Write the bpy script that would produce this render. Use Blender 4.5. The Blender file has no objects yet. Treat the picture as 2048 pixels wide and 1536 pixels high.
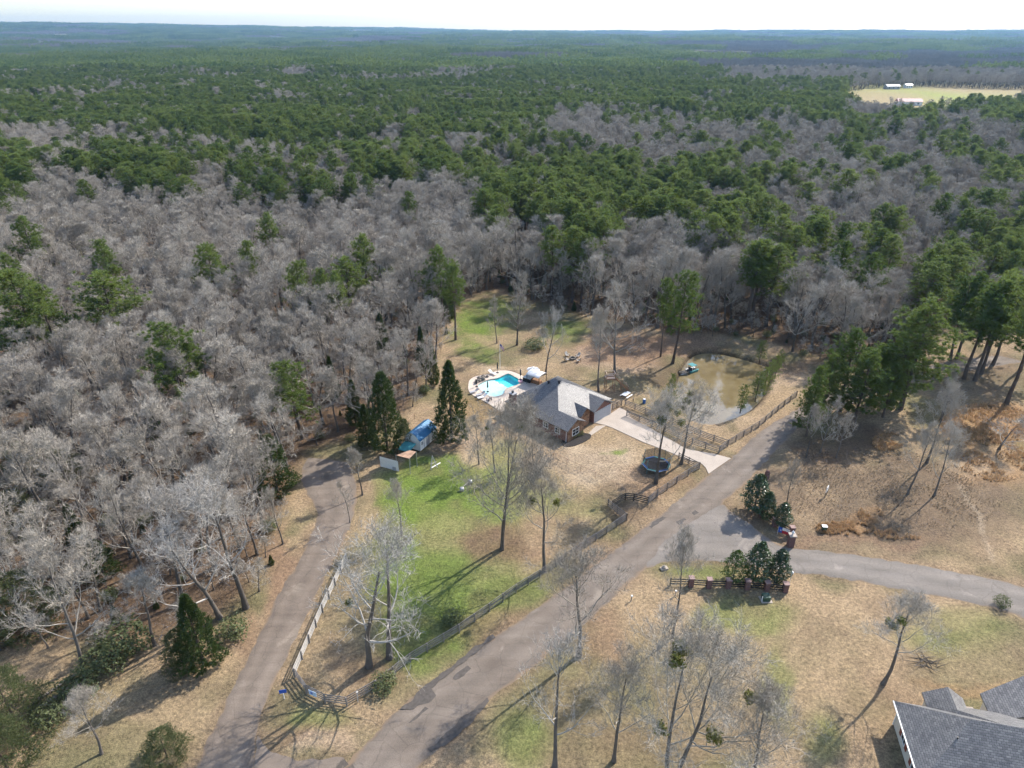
import bpy, math, random
import numpy as np
from mathutils import Vector, Matrix

# ------------------------------------------------------------------ camera, sky, sun, exposure
scene = bpy.context.scene
COL = scene.collection
CAM_H = 64.0
PITCH = math.radians(27.4)
FPX = 1364.0                       # focal length in pixels of the 2048 px wide photograph
cam_data = bpy.data.cameras.new('camera')
cam_data.sensor_width = 36.0
cam_data.lens = 36.0 * FPX / 2048.0
cam_data.clip_start = 0.5
cam_data.clip_end = 60000
cam = bpy.data.objects.new('camera', cam_data)
cam.location = (0, 0, CAM_H)
cam.rotation_euler = (math.pi / 2 - PITCH, 0, 0)
COL.objects.link(cam)
scene.camera = cam

SUN_EL = math.radians(40)
SUN_AZ = math.radians(41)          # direction towards the sun, measured from +X to +Y
sun_dir = Vector((math.cos(SUN_AZ) * math.cos(SUN_EL), math.sin(SUN_AZ) * math.cos(SUN_EL), math.sin(SUN_EL)))
world = bpy.data.worlds.new('World')
scene.world = world
world.use_nodes = True
wn = world.node_tree.nodes
wl = world.node_tree.links
bg = wn.get('Background') or wn.new('ShaderNodeBackground')
sky = wn.new('ShaderNodeTexSky')
sky.sky_type = 'NISHITA'
sky.sun_disc = False
sky.sun_elevation = SUN_EL
sky.sun_rotation = math.pi / 2 - SUN_AZ
sky.air_density = 1.0
sky.dust_density = 1.0
wl.new(sky.outputs[0], bg.inputs['Color'])
bg.inputs['Strength'].default_value = 0.15
sun_data = bpy.data.lights.new('sun', 'SUN')
sun_data.energy = 3.9
sun_data.angle = math.radians(0.55)
sun_data.color = (1.0, 0.935, 0.84)
sun = bpy.data.objects.new('sun', sun_data)
sun.rotation_euler = (-sun_dir).to_track_quat('-Z', 'Y').to_euler()
sun.location = (60, 60, 120)
COL.objects.link(sun)
scene.view_settings.view_transform = 'Standard'
scene.view_settings.look = 'None'
scene.view_settings.exposure = 0.97
scene.view_settings.gamma = 1.0
scene.view_settings.use_curve_mapping = False
scene.render.engine = 'CYCLES'
cy = scene.cycles
cy.max_bounces = 6
cy.diffuse_bounces = 2
cy.glossy_bounces = 2
cy.transmission_bounces = 3
cy.transparent_max_bounces = 8
cy.volume_bounces = 0
cy.use_adaptive_sampling = True
cy.adaptive_threshold = 0.03
cy.use_denoising = True
cy.sample_clamp_indirect = 4
cy.caustics_reflective = False
cy.caustics_refractive = False

# ------------------------------------------------------------------ helpers
rng = np.random.default_rng(7)
random.seed(7)
CT, ST = math.cos(PITCH), math.sin(PITCH)

def P(px, py, z=0.0):
    """where the sight line through a pixel of the photograph meets height z"""
    x = (px - 1024) / FPX; y = -(py - 768) / FPX
    fy = CT + y * ST; fz = -ST + y * CT
    t = (z - CAM_H) / fz
    return (x * t, fy * t)

def Q(X, Y, Z):
    dz = Z - CAM_H
    d = np.maximum(Y * CT - dz * ST, 0.01); u = Y * ST + dz * CT
    return 1024 + FPX * X / d, 768 - FPX * u / d

def T(bx, by, ty):
    """base pixel and pixel row of the top -> x, y, height"""
    X, Y = P(bx, by)
    k = (768 - ty) / FPX
    dz = (Y * k * CT - Y * ST) / (CT + k * ST)
    return X, Y, CAM_H + dz

def S(a, b, x):
    t = np.clip((x - a) / (b - a), 0, 1)
    return t * t * (3 - 2 * t)

def _hash(i, j, seed):
    n = (i.astype(np.int64) * 374761393 + j.astype(np.int64) * 668265263 + seed * 974711) & 0x7fffffff
    n = ((n ^ (n >> 13)) * 1274126177) & 0x7fffffff
    return ((n ^ (n >> 16)) & 0xffff) / 65535.0

def vnoise(x, y, seed=0):
    x = np.asarray(x, float); y = np.asarray(y, float)
    i = np.floor(x); j = np.floor(y)
    fx = x - i; fy = y - j
    fx = fx * fx * (3 - 2 * fx); fy = fy * fy * (3 - 2 * fy)
    a = _hash(i, j, seed); b = _hash(i + 1, j, seed); c = _hash(i, j + 1, seed); d = _hash(i + 1, j + 1, seed)
    return (a * (1 - fx) + b * fx) * (1 - fy) + (c * (1 - fx) + d * fx) * fy

def fbm(x, y, seed=0, octv=4):
    s = 0; a = 0.5; t = 0
    for o in range(octv):
        s = s + a * vnoise(x * 2 ** o, y * 2 ** o, seed + o); t += a; a *= 0.5
    return s / t

def inside(poly, x, y):
    x = np.asarray(x, float); y = np.asarray(y, float)
    r = np.zeros(x.shape, bool)
    n = len(poly)
    for k in range(n):
        x0, y0 = poly[k]; x1, y1 = poly[(k + 1) % n]
        c = ((y0 > y) != (y1 > y))
        with np.errstate(divide='ignore', invalid='ignore'):
            r ^= c & (x < (x1 - x0) * (y - y0) / (y1 - y0 + 1e-12) + x0)
    return r

def seg_dist(poly, x, y, closed=True):
    d = np.full(np.shape(x), 1e9)
    n = len(poly)
    for k in range(n if closed else n - 1):
        ax, ay = poly[k]; bx, by = poly[(k + 1) % n]
        vx, vy = bx - ax, by - ay
        t = np.clip(((x - ax) * vx + (y - ay) * vy) / (vx * vx + vy * vy + 1e-9), 0, 1)
        d = np.minimum(d, np.hypot(x - ax - t * vx, y - ay - t * vy))
    return d

def smooth_line(pts, n=6, closed=False):
    """Catmull-Rom through points"""
    out = []
    m = len(pts)
    rngk = range(m) if closed else range(m - 1)
    for k in rngk:
        g = lambda i: np.array(pts[i % m] if closed else pts[min(max(i, 0), m - 1)], float)
        p0, p1, p2, p3 = g(k - 1), g(k), g(k + 1), g(k + 2)
        for s in range(n):
            t = s / n
            out.append(tuple(0.5 * ((2 * p1) + (-p0 + p2) * t + (2 * p0 - 5 * p1 + 4 * p2 - p3) * t * t + (-p0 + 3 * p1 - 3 * p2 + p3) * t ** 3)))
    if not closed:
        out.append(tuple(pts[-1]))
    return out

def mesh_np(name, V, F, mats=(), mi=None, smooth=False):
    """V (n,3), F (m,k) with one k"""
    V = np.asarray(V, np.float32); F = np.asarray(F, np.int32)
    me = bpy.data.meshes.new(name)
    k = F.shape[1]
    me.vertices.add(len(V)); me.vertices.foreach_set('co', V.ravel())
    me.loops.add(F.size); me.loops.foreach_set('vertex_index', F.ravel())
    me.polygons.add(len(F)); me.polygons.foreach_set('loop_start', np.arange(0, F.size, k, dtype=np.int32))
    if mi is not None:
        me.polygons.foreach_set('material_index', np.asarray(mi, np.int32))
    if smooth:
        me.polygons.foreach_set('use_smooth', np.ones(len(F), bool))
    me.update(calc_edges=True)
    for m in mats:
        me.materials.append(m)
    return me

class MB:
    """collects shapes for ONE mesh"""
    def __init__(s):
        s.v = []; s.f = []
    def add(s, vs, fs):
        o = len(s.v)
        s.v += [tuple(p) for p in vs]; s.f += [tuple(i + o for i in f) for f in fs]
        return s
    def box(s, x0, y0, z0, x1, y1, z1):
        v = [(x, y, z) for z in (z0, z1) for y in (y0, y1) for x in (x0, x1)]
        return s.add(v, [(0, 2, 3, 1), (4, 5, 7, 6), (0, 1, 5, 4), (2, 6, 7, 3), (0, 4, 6, 2), (1, 3, 7, 5)])
    def cbox(s, c, size, rot=None):
        h = [q / 2 for q in size]
        v = [Vector((x, y, z)) for z in (-h[2], h[2]) for y in (-h[1], h[1]) for x in (-h[0], h[0])]
        if rot is not None:
            M = rot if isinstance(rot, Matrix) else Matrix.Rotation(rot, 3, 'Z')
            v = [M @ p for p in v]
        v = [p + Vector(c) for p in v]
        return s.add(v, [(0, 2, 3, 1), (4, 5, 7, 6), (0, 1, 5, 4), (2, 6, 7, 3), (0, 4, 6, 2), (1, 3, 7, 5)])
    def bar(s, a, b, w, h=None):
        """square bar between two points"""
        a = Vector(a); b = Vector(b); d = (b - a)
        L = d.length; d.normalize()
        up = Vector((0, 0, 1)) if abs(d.z) < 0.95 else Vector((0, 1, 0))
        x = d.cross(up).normalized(); y = x.cross(d)
        h = h or w
        v = []
        for p in (a, b):
            for sx, sy in ((-1, -1), (1, -1), (1, 1), (-1, 1)):
                v.append(p + x * sx * w / 2 + y * sy * h / 2)
        return s.add(v, [(3, 2, 1, 0), (4, 5, 6, 7), (0, 1, 5, 4), (1, 2, 6, 5), (2, 3, 7, 6), (3, 0, 4, 7)])
    def cyl(s, a, b, r0, r1=None, n=10, cap=True):
        r1 = r0 if r1 is None else r1
        a = Vector(a); b = Vector(b); d = (b - a).normalized()
        up = Vector((0, 0, 1)) if abs(d.z) < 0.95 else Vector((0, 1, 0))
        x = d.cross(up).normalized(); y = x.cross(d)
        v = []
        for p, r in ((a, r0), (b, r1)):
            for k in range(n):
                t = 2 * math.pi * k / n
                v.append(p + x * r * math.cos(t) + y * r * math.sin(t))
        f = [(k, (k + 1) % n, n + (k + 1) % n, n + k) for k in range(n)]
        if cap:
            f += [tuple(range(n - 1, -1, -1)), tuple(range(n, 2 * n))]
        return s.add(v, f)
    def prism(s, poly, z0, z1):
        n = len(poly)
        a = sum(poly[k][0] * poly[(k + 1) % n][1] - poly[(k + 1) % n][0] * poly[k][1] for k in range(n))
        if a < 0:
            poly = list(reversed(poly))
        v = [(x, y, z0) for x, y in poly] + [(x, y, z1) for x, y in poly]
        f = [(k, (k + 1) % n, n + (k + 1) % n, n + k) for k in range(n)]
        f += [tuple(range(n - 1, -1, -1)), tuple(range(n, 2 * n))]
        return s.add(v, f)
    def poly3(s, pts, th=0.0):
        """a flat polygon in space, with thickness th downwards"""
        n = len(pts)
        if th == 0:
            if sum(pts[k][0] * pts[(k + 1) % n][1] - pts[(k + 1) % n][0] * pts[k][1] for k in range(n)) < 0:
                pts = list(pts)[::-1]
            return s.add(pts, [tuple(range(n))])
        v = list(pts) + [(x, y, z - th) for x, y, z in pts]
        f = [tuple(range(n)), tuple(range(2 * n - 1, n - 1, -1))]
        f += [(k, n + k, n + (k + 1) % n, (k + 1) % n) for k in range(n)]
        return s.add(v, f)
    def lathe(s, prof, n=12, c=(0, 0, 0), sx=1, sy=1):
        v = []; f = []
        for r, z in prof:
            for k in range(n):
                t = 2 * math.pi * k / n
                v.append((c[0] + r * sx * math.cos(t), c[1] + r * sy * math.sin(t), c[2] + z))
        for i in range(len(prof) - 1):
            for k in range(n):
                f.append((i * n + k, i * n + (k + 1) % n, (i + 1) * n + (k + 1) % n, (i + 1) * n + k))
        f.append(tuple(range(n - 1, -1, -1))); f.append(tuple((len(prof) - 1) * n + k for k in range(n)))
        return s.add(v, f)
    def mesh(s, name, mat=None, smooth=False):
        me = bpy.data.meshes.new(name)
        me.from_pydata([tuple(p) for p in s.v], [], s.f)
        if smooth:
            me.polygons.foreach_set('use_smooth', [True] * len(me.polygons))
        me.update()
        if mat is not None:
            me.materials.append(mat)
        return me
    def build(s, name, mat, parent=None, smooth=False):
        return link(name, s.mesh(name, mat, smooth), parent)

def link(name, data, parent=None, loc=None, rot=None):
    o = bpy.data.objects.new(name, data)
    COL.objects.link(o)
    if parent is not None:
        o.parent = parent
    if loc is not None:
        o.location = loc
    if rot is not None:
        o.rotation_euler = rot
    return o

def tag(o, label, cat, group=None):
    o['label'] = label; o['category'] = cat
    if group:
        o['group'] = group
    return o

def thing(name, label, cat, loc=(0, 0, 0), rz=0.0, group=None):
    o = bpy.data.objects.new(name, None)
    o.empty_display_size = 0.3
    COL.objects.link(o)
    o.location = loc; o.rotation_euler = (0, 0, rz)
    return tag(o, label, cat, group)

def struct(o):
    o['kind'] = 'structure'
    return o

# ------------------------------------------------------------------ materials
MATS = {}

def newmat(name):
    m = bpy.data.materials.new(name)
    m.use_nodes = True
    nt = m.node_tree
    b = next(n for n in nt.nodes if n.type == 'BSDF_PRINCIPLED')
    MATS[name] = m
    return m, nt, b

def N(nt, kind, **kw):
    n = nt.nodes.new(kind)
    for k, v in kw.items():
        if k.startswith('i_'):
            n.inputs[k[2:]].default_value = v
        else:
            setattr(n, k, v)
    return n

def ramp(nt, fac, stops):
    r = nt.nodes.new('ShaderNodeValToRGB')
    e = r.color_ramp.elements
    while len(e) < len(stops):
        e.new(0.5)
    for el, (p, c) in zip(e, stops):
        el.position = p; el.color = (*c, 1) if len(c) == 3 else c
    nt.links.new(fac, r.inputs[0])
    return r

def simple(name, col, rough=0.7, var=0.15, scale=3.0, bump=0.0, metal=0.0, spec=0.4):
    """plain surface with mottled tone and a little relief, in object space"""
    m, nt, b = newmat(name)
    tc = N(nt, 'ShaderNodeTexCoord')
    no = N(nt, 'ShaderNodeTexNoise', i_Scale=scale, i_Detail=6.0, i_Roughness=0.65)
    nt.links.new(tc.outputs['Object'], no.inputs['Vector'])
    c = np.array(col)
    r = ramp(nt, no.outputs[0], [(0.3, tuple(c * (1 - var))), (0.7, tuple(np.minimum(c * (1 + var), 1)))])
    nt.links.new(r.outputs[0], b.inputs['Base Color'])
    b.inputs['Roughness'].default_value = rough
    b.inputs['Metallic'].default_value = metal
    b.inputs['Specular IOR Level'].default_value = spec
    if bump:
        bp = N(nt, 'ShaderNodeBump', i_Strength=bump, i_Distance=0.05)
        nt.links.new(no.outputs[0], bp.inputs['Height'])
        nt.links.new(bp.outputs[0], b.inputs['Normal'])
    return m

def foliage(name, c0, c1, rough=0.6, transl=0.35, spec=0.3, vary=0.35):
    """leaf or needle: tone differs from tree to tree and from spot to spot"""
    m, nt, b = newmat(name)
    oi = N(nt, 'ShaderNodeObjectInfo')
    ge = N(nt, 'ShaderNodeNewGeometry')
    no = N(nt, 'ShaderNodeTexNoise', i_Scale=0.9, i_Detail=3.0)
    nt.links.new(ge.outputs['Position'], no.inputs['Vector'])
    a = N(nt, 'ShaderNodeMath', operation='MULTIPLY_ADD'); a.inputs[1].default_value = 0.55; 
    nt.links.new(oi.outputs['Random'], a.inputs[0])
    a2 = N(nt, 'ShaderNodeMath', operation='MULTIPLY_ADD'); a2.inputs[1].default_value = 1.0; a2.inputs[2].default_value = -0.28
    nt.links.new(no.outputs[0], a2.inputs[0])
    nt.links.new(a2.outputs[0], a.inputs[2])
    r = ramp(nt, a.outputs[0], [(0.1, c0), (0.9, c1)])
    nt.links.new(r.outputs[0], b.inputs['Base Color'])
    b.inputs['Roughness'].default_value = rough
    b.inputs['Specular IOR Level'].default_value = spec
    tr = N(nt, 'ShaderNodeBsdfTranslucent')
    nt.links.new(r.outputs[0], tr.inputs['Color'])
    mx = N(nt, 'ShaderNodeMixShader'); mx.inputs[0].default_value = transl
    out = next(n for n in nt.nodes if n.type == 'OUTPUT_MATERIAL')
    nt.links.new(b.outputs[0], mx.inputs[1]); nt.links.new(tr.outputs[0], mx.inputs[2])
    nt.links.new(mx.outputs[0], out.inputs['Surface'])
    return m
# ------------------------------------------------------------------ outlines of the setting (ground positions)
def G(pts, z=0.0):
    return [P(x, y, z) for x, y in pts]

main_l = G([(560, 1660), (682, 1536), (738, 1478), (807, 1407), (896, 1341), (985, 1273), (1080, 1211), (1180, 1136), (1268, 1070), (1337, 1014), (1419, 947), (1458, 919), (1517, 865), (1569, 832)])
main_r = G([(720, 1660), (836, 1536), (900, 1478), (970, 1410), (1030, 1362), (1096, 1311), (1160, 1258), (1239, 1184), (1300, 1131), (1372, 1068), (1454, 1000), (1495, 961), (1540, 915), (1610, 848)])
# the road runs on between the trees beyond the pond
dx, dy = main_l[-1][0] - main_l[-3][0], main_l[-1][1] - main_l[-3][1]
dl = math.hypot(dx, dy)
for k in range(1, 6):
    main_l.append((main_l[-1][0] + dx / dl * 11 + k * 1.2, main_l[-1][1] + dy / dl * 11 - k * 0.8))
    main_r.append((main_l[-1][0] + 5.2 * dy / dl, main_l[-1][1] - 5.2 * dx / dl))
main_l = smooth_line(main_l, 5); main_r = smooth_line(main_r, 5)
lane_l = G([(330, 1640), (387, 1536), (418, 1467), (462, 1379), (484, 1335), (528, 1247), (546, 1203), (594, 1124), (627, 1056), (632, 1032), (624, 1008), (606, 975), (600, 945), (612, 915)])
lane_r = G([(470, 1640), (505, 1536), (513, 1470), (536, 1400), (560, 1350), (590, 1282), (611, 1237), (646, 1169), (670, 1119), (690, 1080), (706, 1040), (716, 1000), (714, 965), (700, 925)])
lane_l = smooth_line(lane_l, 5); lane_r = smooth_line(lane_r, 5)
side_u = G([(1360, 1030), (1440, 1005), (1466, 1020), (1500, 1045), (1544, 1076), (1583, 1094), (1640, 1099), (1700, 1107), (1800, 1122), (1900, 1140), (1990, 1157), (2060, 1175), (2140, 1200), (2230, 1235)])
side_d = G([(1240, 1130), (1290, 1140), (1322, 1130), (1398, 1125), (1448, 1127), (1579, 1145), (1640, 1152), (1700, 1162), (1800, 1180), (1880, 1195), (1950, 1210), (2010, 1226), (2060, 1246), (2120, 1280)])
side_u = smooth_line(side_u, 4); side_d = smooth_line(side_d, 4)
junction = G([(500, 1700), (505, 1536), (514, 1470), (522, 1480), (545, 1505), (590, 1522), (640, 1520), (690, 1512), (700, 1536), (640, 1700)])
driveway_poly = G([(1189, 846), (1200, 840), (1224, 826), (1240, 815), (1255, 824), (1262, 836), (1300, 856), (1374, 899), (1428, 908), (1462, 917), (1440, 932), (1417, 948), (1411, 935), (1400, 925), (1374, 919), (1330, 901), (1285, 884), (1225, 856), (1208, 850)])
walk_poly = G([(1176, 868), (1192, 852), (1212, 851), (1196, 862), (1178, 874)])
WATER_Z = -0.9
pond_w = smooth_line([P(x, y, WATER_Z) for x, y in [(1360, 757), (1366, 740), (1379, 722), (1396, 711), (1426, 708), (1461, 714), (1508, 727), (1534, 738), (1534, 762), (1526, 788), (1508, 811), (1485, 828), (1449, 842), (1415, 850), (1375, 838), (1350, 812), (1348, 785)]], 5, True)
POOL_Z = 0.02
pool_poly = smooth_line(G([(956, 771), (965, 765), (977, 760), (995, 757), (1006, 752), (1017, 748), (1029, 754), (1038, 760), (1037, 769), (1022, 774), (1010, 779), (1008, 787), (995, 793), (982, 793), (970, 787), (961, 779)]), 3, True)
deck_poly = smooth_line(G([(937, 768), (940, 760), (952, 753), (978, 749), (994, 742), (1017, 742), (1034, 747), (1056, 757), (1085, 772), (1060, 800), (1013, 806), (1010, 816), (1003, 824), (976, 807), (946, 791), (937, 780)]), 3, True)

ROADS = [main_l + main_r[::-1], lane_l + lane_r[::-1], side_u + side_d[::-1], junction, driveway_poly, deck_poly, pond_w]

# where woodland stands (ground pixels); the rest is open land
forest_poly = G([(-900, 66), (-900, 1420), (-60, 1345), (120, 1295), (300, 1300), (430, 1275), (522, 1195), (565, 1085), (596, 985), (640, 905), (700, 890), (745, 885), (790, 860), (822, 828), (862, 790), (872, 740), (890, 690), (905, 640), (932, 596), (1000, 583), (1060, 606), (1150, 632), (1290, 656), (1330, 674), (1400, 674), (1490, 678), (1560, 696), (1640, 724), (1700, 745), (1800, 705), (1850, 690), (1905, 660), (2060, 640), (2900, 640), (2900, 66)])
FIELDS = [G([(1680, 188), (1740, 177), (1860, 174), (1960, 178), (2060, 180), (2300, 190), (2300, 214), (2048, 212), (1960, 232), (1880, 248), (1800, 246), (1725, 240), (1690, 218)]),
          G([(1868, 268), (1890, 258), (1915, 272), (1895, 290), (1872, 286)]),
          G([(1450, 116), (1560, 114), (1570, 121), (1470, 122)]),
          G([(1370, 143), (1480, 146), (1475, 149), (1372, 147)])]

def terrain(x, y):
    d = np.hypot(x, y); az = np.arctan2(x, np.maximum(y, 1.0))
    z = 44 * S(2600, 9500, d) + (fbm(x / 1400 + 9, y / 1100 + 3, 31, 3) - 0.5) * 46 * S(900, 4500, d)
    z = z + 85 * S(0.06, -0.66, az) ** 0.8 * S(5000, 9800, d)
    return z

# ------------------------------------------------------------------ ground sheet with the colours of its patches
def axis(lo, hi, step, far_lo, far_hi):
    a = list(np.arange(lo, hi + 1e-6, step))
    v = hi; s = step
    while v < far_hi:
        s = min(s * 1.18, 420); v += s; a.append(v)
    v = lo; s = step; pre = []
    while v > far_lo:
        s = min(s * 1.18, 420); v -= s; pre.append(v)
    return np.array(pre[::-1] + a)

gx = axis(-115, 125, 0.62, -10500, 10500)
gy = axis(24, 210, 0.62, -600, 10500)
GX, GY = np.meshgrid(gx, gy)
x = GX.ravel(); y = GY.ravel()
gz = terrain(x, y)
near = (np.abs(x) < 140) & (y > 10) & (y < 260)
xn, yn = x[near], y[near]
zn = gz[near]
pin = inside(pond_w, xn, yn); pd = seg_dist(pond_w, xn, yn)
zn = np.where(pin, WATER_Z - 0.12 - np.minimum(pd * 0.35, 1.2), zn + np.where(pd < 1.5, (WATER_Z - 0.12) * (1 - S(0, 1.5, pd)), 0))
dkin = inside(pool_poly, xn, yn); dd = seg_dist(pool_poly, xn, yn)
zn = np.where(dkin | (dd < 0.9), -2.4, zn)
road_d = np.full(xn.shape, 1e9)
for r in ROADS[:6]:
    ins = inside(r, xn, yn); d = seg_dist(r, xn, yn)
    road_d = np.minimum(road_d, np.where(ins, 0, d))
lump = (fbm(xn / 2.2, yn / 2.2, 5, 3) - 0.5) * 0.22 + (fbm(xn / 11, yn / 11, 6, 2) - 0.5) * 0.25
free = S(0.5, 4.0, road_d) * S(0.0, 1.5, pd) * (~pin)
zn = zn + np.where(zn > -1.5, lump * free * 0.55 - 0.02 * (road_d < 0.1), 0)
gz[near] = zn

C = dict(litter=(0.155, 0.105, 0.068), tan=(0.39, 0.285, 0.175), green=(0.15, 0.21, 0.045), olive=(0.205, 0.18, 0.095), dirt=(0.50, 0.37, 0.25),
         red=(0.29, 0.185, 0.12), sedge=(0.40, 0.235, 0.11), field=(0.215, 0.158, 0.105), lime=(0.165, 0.24, 0.042), mulch=(0.03, 0.025, 0.022), pale=(0.56, 0.46, 0.34))
PAINT = [  # kind, centre x, y, half sizes in pixels of the photograph, weight
    ('tan', 1600, 1300, 330, 130, .75), ('olive', 1250, 1420, 330, 160, .75), ('tan', 1500, 1420, 200, 90, .5), ('green', 1480, 1235, 110, 40, .55), ('lime', 1400, 1145, 70, 16, .4),
    ('green', 1560, 1380, 32, 100, .5), ('green', 1920, 1265, 120, 60, .4), ('green', 1640, 1480, 60, 60, .5), ('red', 1760, 1440, 90, 70, .25), ('red', 1210, 1285, 60, 60, .65),
    ('red', 1300, 1490, 150, 50, .3), ('tan', 1290, 1215, 40, 60, .6), ('green', 1050, 1480, 70, 70, .5), ('olive', 1100, 1370, 50, 80, .5), ('sedge', 1950, 1375, 120, 12, .5), ('tan', 2000, 1330, 120, 60, .4),
    ('tan', 700, 1320, 110, 90, .8), ('olive', 760, 1190, 130, 130, .6), ('green', 850, 1190, 110, 150, .7), ('green', 930, 1240, 90, 60, .6), ('green', 900, 1080, 170, 150, .55), ('lime', 860, 1000, 120, 70, .9), ('lime', 780, 960, 50, 40, .6),
    ('green', 960, 1000, 150, 90, .55), ('lime', 1000, 930, 60, 60, .35), ('tan', 880, 1060, 90, 50, .35), ('red', 1030, 1080, 110, 45, .7), ('litter', 1010, 1085, 80, 32, .6), ('tan', 1100, 1050, 70, 50, .5),
    ('green', 1150, 1000, 80, 45, .5), ('tan', 1180, 1040, 60, 40, .3), ('dirt', 910, 885, 50, 22, .8), ('dirt', 945, 915, 40, 16, .7), ('litter', 895, 900, 40, 18, .5), ('green', 860, 930, 60, 18, .8),
    ('green', 830, 1270, 90, 70, .55), ('green', 1000, 1190, 90, 50, .45), ('green', 780, 1120, 60, 90, .5), ('litter', 745, 1345, 90, 35, .4), ('olive', 850, 1390, 120, 40, .7), ('green', 940, 1330, 110, 50, .35), ('red', 1010, 1260, 110, 40, .5), ('dirt', 660, 1490, 75, 22, .75), ('green', 630, 1440, 80, 28, .5), ('red', 590, 1470, 70, 22, .5),
    ('red', 1200, 1110, 70, 40, .4), ('tan', 1330, 1010, 90, 50, .7), ('litter', 1270, 1030, 50, 25, .5),
    ('tan', 1210, 930, 130, 70, 1.), ('tan', 1130, 890, 90, 40, .9), ('sedge', 1010, 850, 70, 30, .25), ('tan', 1020, 850, 90, 40, .7), ('pale', 1200, 925, 90, 40, .5), ('lime', 1235, 905, 16, 7, .8), ('red', 1310, 955, 80, 30, .6),
    ('tan', 1030, 740, 130, 40, .9), ('pale', 1000, 735, 60, 15, .5), ('tan', 925, 735, 60, 45, .8), ('sedge', 930, 815, 40, 25, .35), ('green', 955, 660, 60, 60, .75), ('lime', 950, 650, 35, 40, .6), ('olive', 985, 708, 110, 12, .8), ('green', 960, 706, 50, 8, .6),
    ('green', 1010, 615, 60, 25, .6), ('tan', 1000, 680, 80, 12, .7), ('green', 1120, 660, 60, 18, .6), ('olive', 1080, 705, 60, 16, .5), ('tan', 1120, 725, 70, 30, .7), ('dirt', 1185, 712, 34, 26, .9), ('pale', 1180, 712, 16, 14, .8),
    ('red', 1250, 700, 110, 40, .75), ('dirt', 1265, 738, 70, 18, .55), ('red', 1360, 690, 110, 28, .7), ('olive', 1290, 765, 90, 30, .65), ('litter', 1330, 745, 60, 25, .6), ('tan', 1260, 820, 70, 25, .7), ('olive', 1170, 765, 40, 25, .4),
    ('tan', 1450, 875, 110, 28, .85), ('tan', 1550, 815, 60, 60, .8), ('dirt', 1580, 760, 50, 22, .8), ('dirt', 1500, 850, 35, 14, .6), ('red', 1560, 735, 90, 18, .6), ('tan', 1500, 880, 60, 40, .5), ('tan', 1330, 850, 40, 20, .5),
    ('field', 1760, 1000, 330, 120, 1.), ('sedge', 1970, 850, 110, 50, .8), ('sedge', 1990, 930, 90, 50, .55), ('sedge', 1775, 885, 35, 22, .5), ('sedge', 1690, 1058, 60, 18, .6), ('sedge', 1740, 1030, 26, 22, .4), ('litter', 1720, 880, 60, 30, .8), ('litter', 1640, 900, 60, 40, .8),
    ('pale', 1960, 925, 80, 35, .3), ('tan', 1620, 1010, 40, 60, .5), ('red', 1700, 1085, 200, 12, .5), ('tan', 1850, 1125, 200, 16, .5), ('tan', 1480, 1000, 40, 20, .7), ('red', 1500, 1040, 40, 20, .4), ('field', 1960, 760, 120, 60, .7),
    ('red', 560, 1150, 32, 110, .8), ('tan', 480, 1330, 60, 60, .6), ('red', 505, 1270, 30, 50, .6), ('tan', 320, 1430, 170, 90, .75), ('olive', 230, 1490, 160, 60, .6), ('tan', 110, 1330, 60, 40, .7), ('red', 330, 1200, 90, 60, .3), ('olive', 470, 1370, 16, 30, .6), ('tan', 730, 1010, 16, 80, .6),
]
px, py = Q(xn, yn, 0.0)
warp = 26
wpx = px + (fbm(xn / 5, yn / 5, 11, 4) - 0.5) * warp * 3
wpy = py + (fbm(xn / 5 + 50, yn / 5, 12, 4) - 0.5) * warp * 2
fin = inside(forest_poly, xn, yn)
fedge = np.where(fin, 1, 0) * S(0, 4, seg_dist(forest_poly, xn, yn)) 
m1 = fbm(xn / 7, yn / 7, 21, 4)[:, None]; m2 = fbm(xn / 2.2, yn / 2.2, 22, 4)[:, None]
col = np.array(C['olive']) * (1 - S(.35, .65, m1)) + np.array(C['tan']) * S(.35, .65, m1)
for kind, cx, cyy, rx, ry, w in PAINT:
    r = np.hypot((wpx - cx) / rx, (wpy - cyy) / ry)
    a = (w * (1 - S(0.55, 1.25, r)))[:, None]
    a = np.clip(a * (0.65 + 0.7 * m2), 0, 1)
    col = col * (1 - a) + np.array(C[kind]) * a
lit = np.array(C['litter']) * (0.7 + 0.7 * m2) + np.array([0.05, 0.02, 0.005]) * (m1 - .4)
col = col * (1 - fedge[:, None]) + lit * fedge[:, None]
# bare verge beside asphalt, mud round the pond, flower bed
vg = ((1 - S(0.0, 1.3, road_d)) * 0.45 * m2[:, 0] * 1.6)[:, None]
col = col * (1 - vg) + np.array((0.27, 0.185, 0.125)) * vg
mud = ((1 - S(0.35, 1.3, pd + (fbm(xn, yn, 48, 3) - .5) * .8)) * 0.92)[:, None]
col = col * (1 - mud) + np.array((0.065, 0.05, 0.03)) * mud
path = np.array(G([(1918, 970), (1935, 1000), (1960, 1030), (1965, 1070), (1975, 1090), (1985, 1120)]))
pth = (1 - S(0.15, 0.5, seg_dist([tuple(p) for p in path], xn, yn, False)))[:, None] * 0.35
col = col * (1 - pth) + np.array(C['pale']) * pth
col *= (0.80 + 0.40 * fbm(xn / 0.9, yn / 0.9, 41, 2))[:, None]
lum = col @ np.array((.3, .6, .1))
col = (col * .97 + lum[:, None] * .03) * 0.74
lf = (S(.50, .68, fbm(xn / 4.2, yn / 4.2, 47, 4)) * .32)[:, None]
col = col * (1 - lf) + np.array((0.155, 0.108, 0.074)) * lf
colour = np.zeros((len(x), 4)); colour[:, 3] = 1
fm = fbm(x / 90, y / 90, 51, 4)[:, None]
colour[:, :3] = np.array((0.085, 0.085, 0.045)) * (0.7 + 0.6 * fm)
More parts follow.
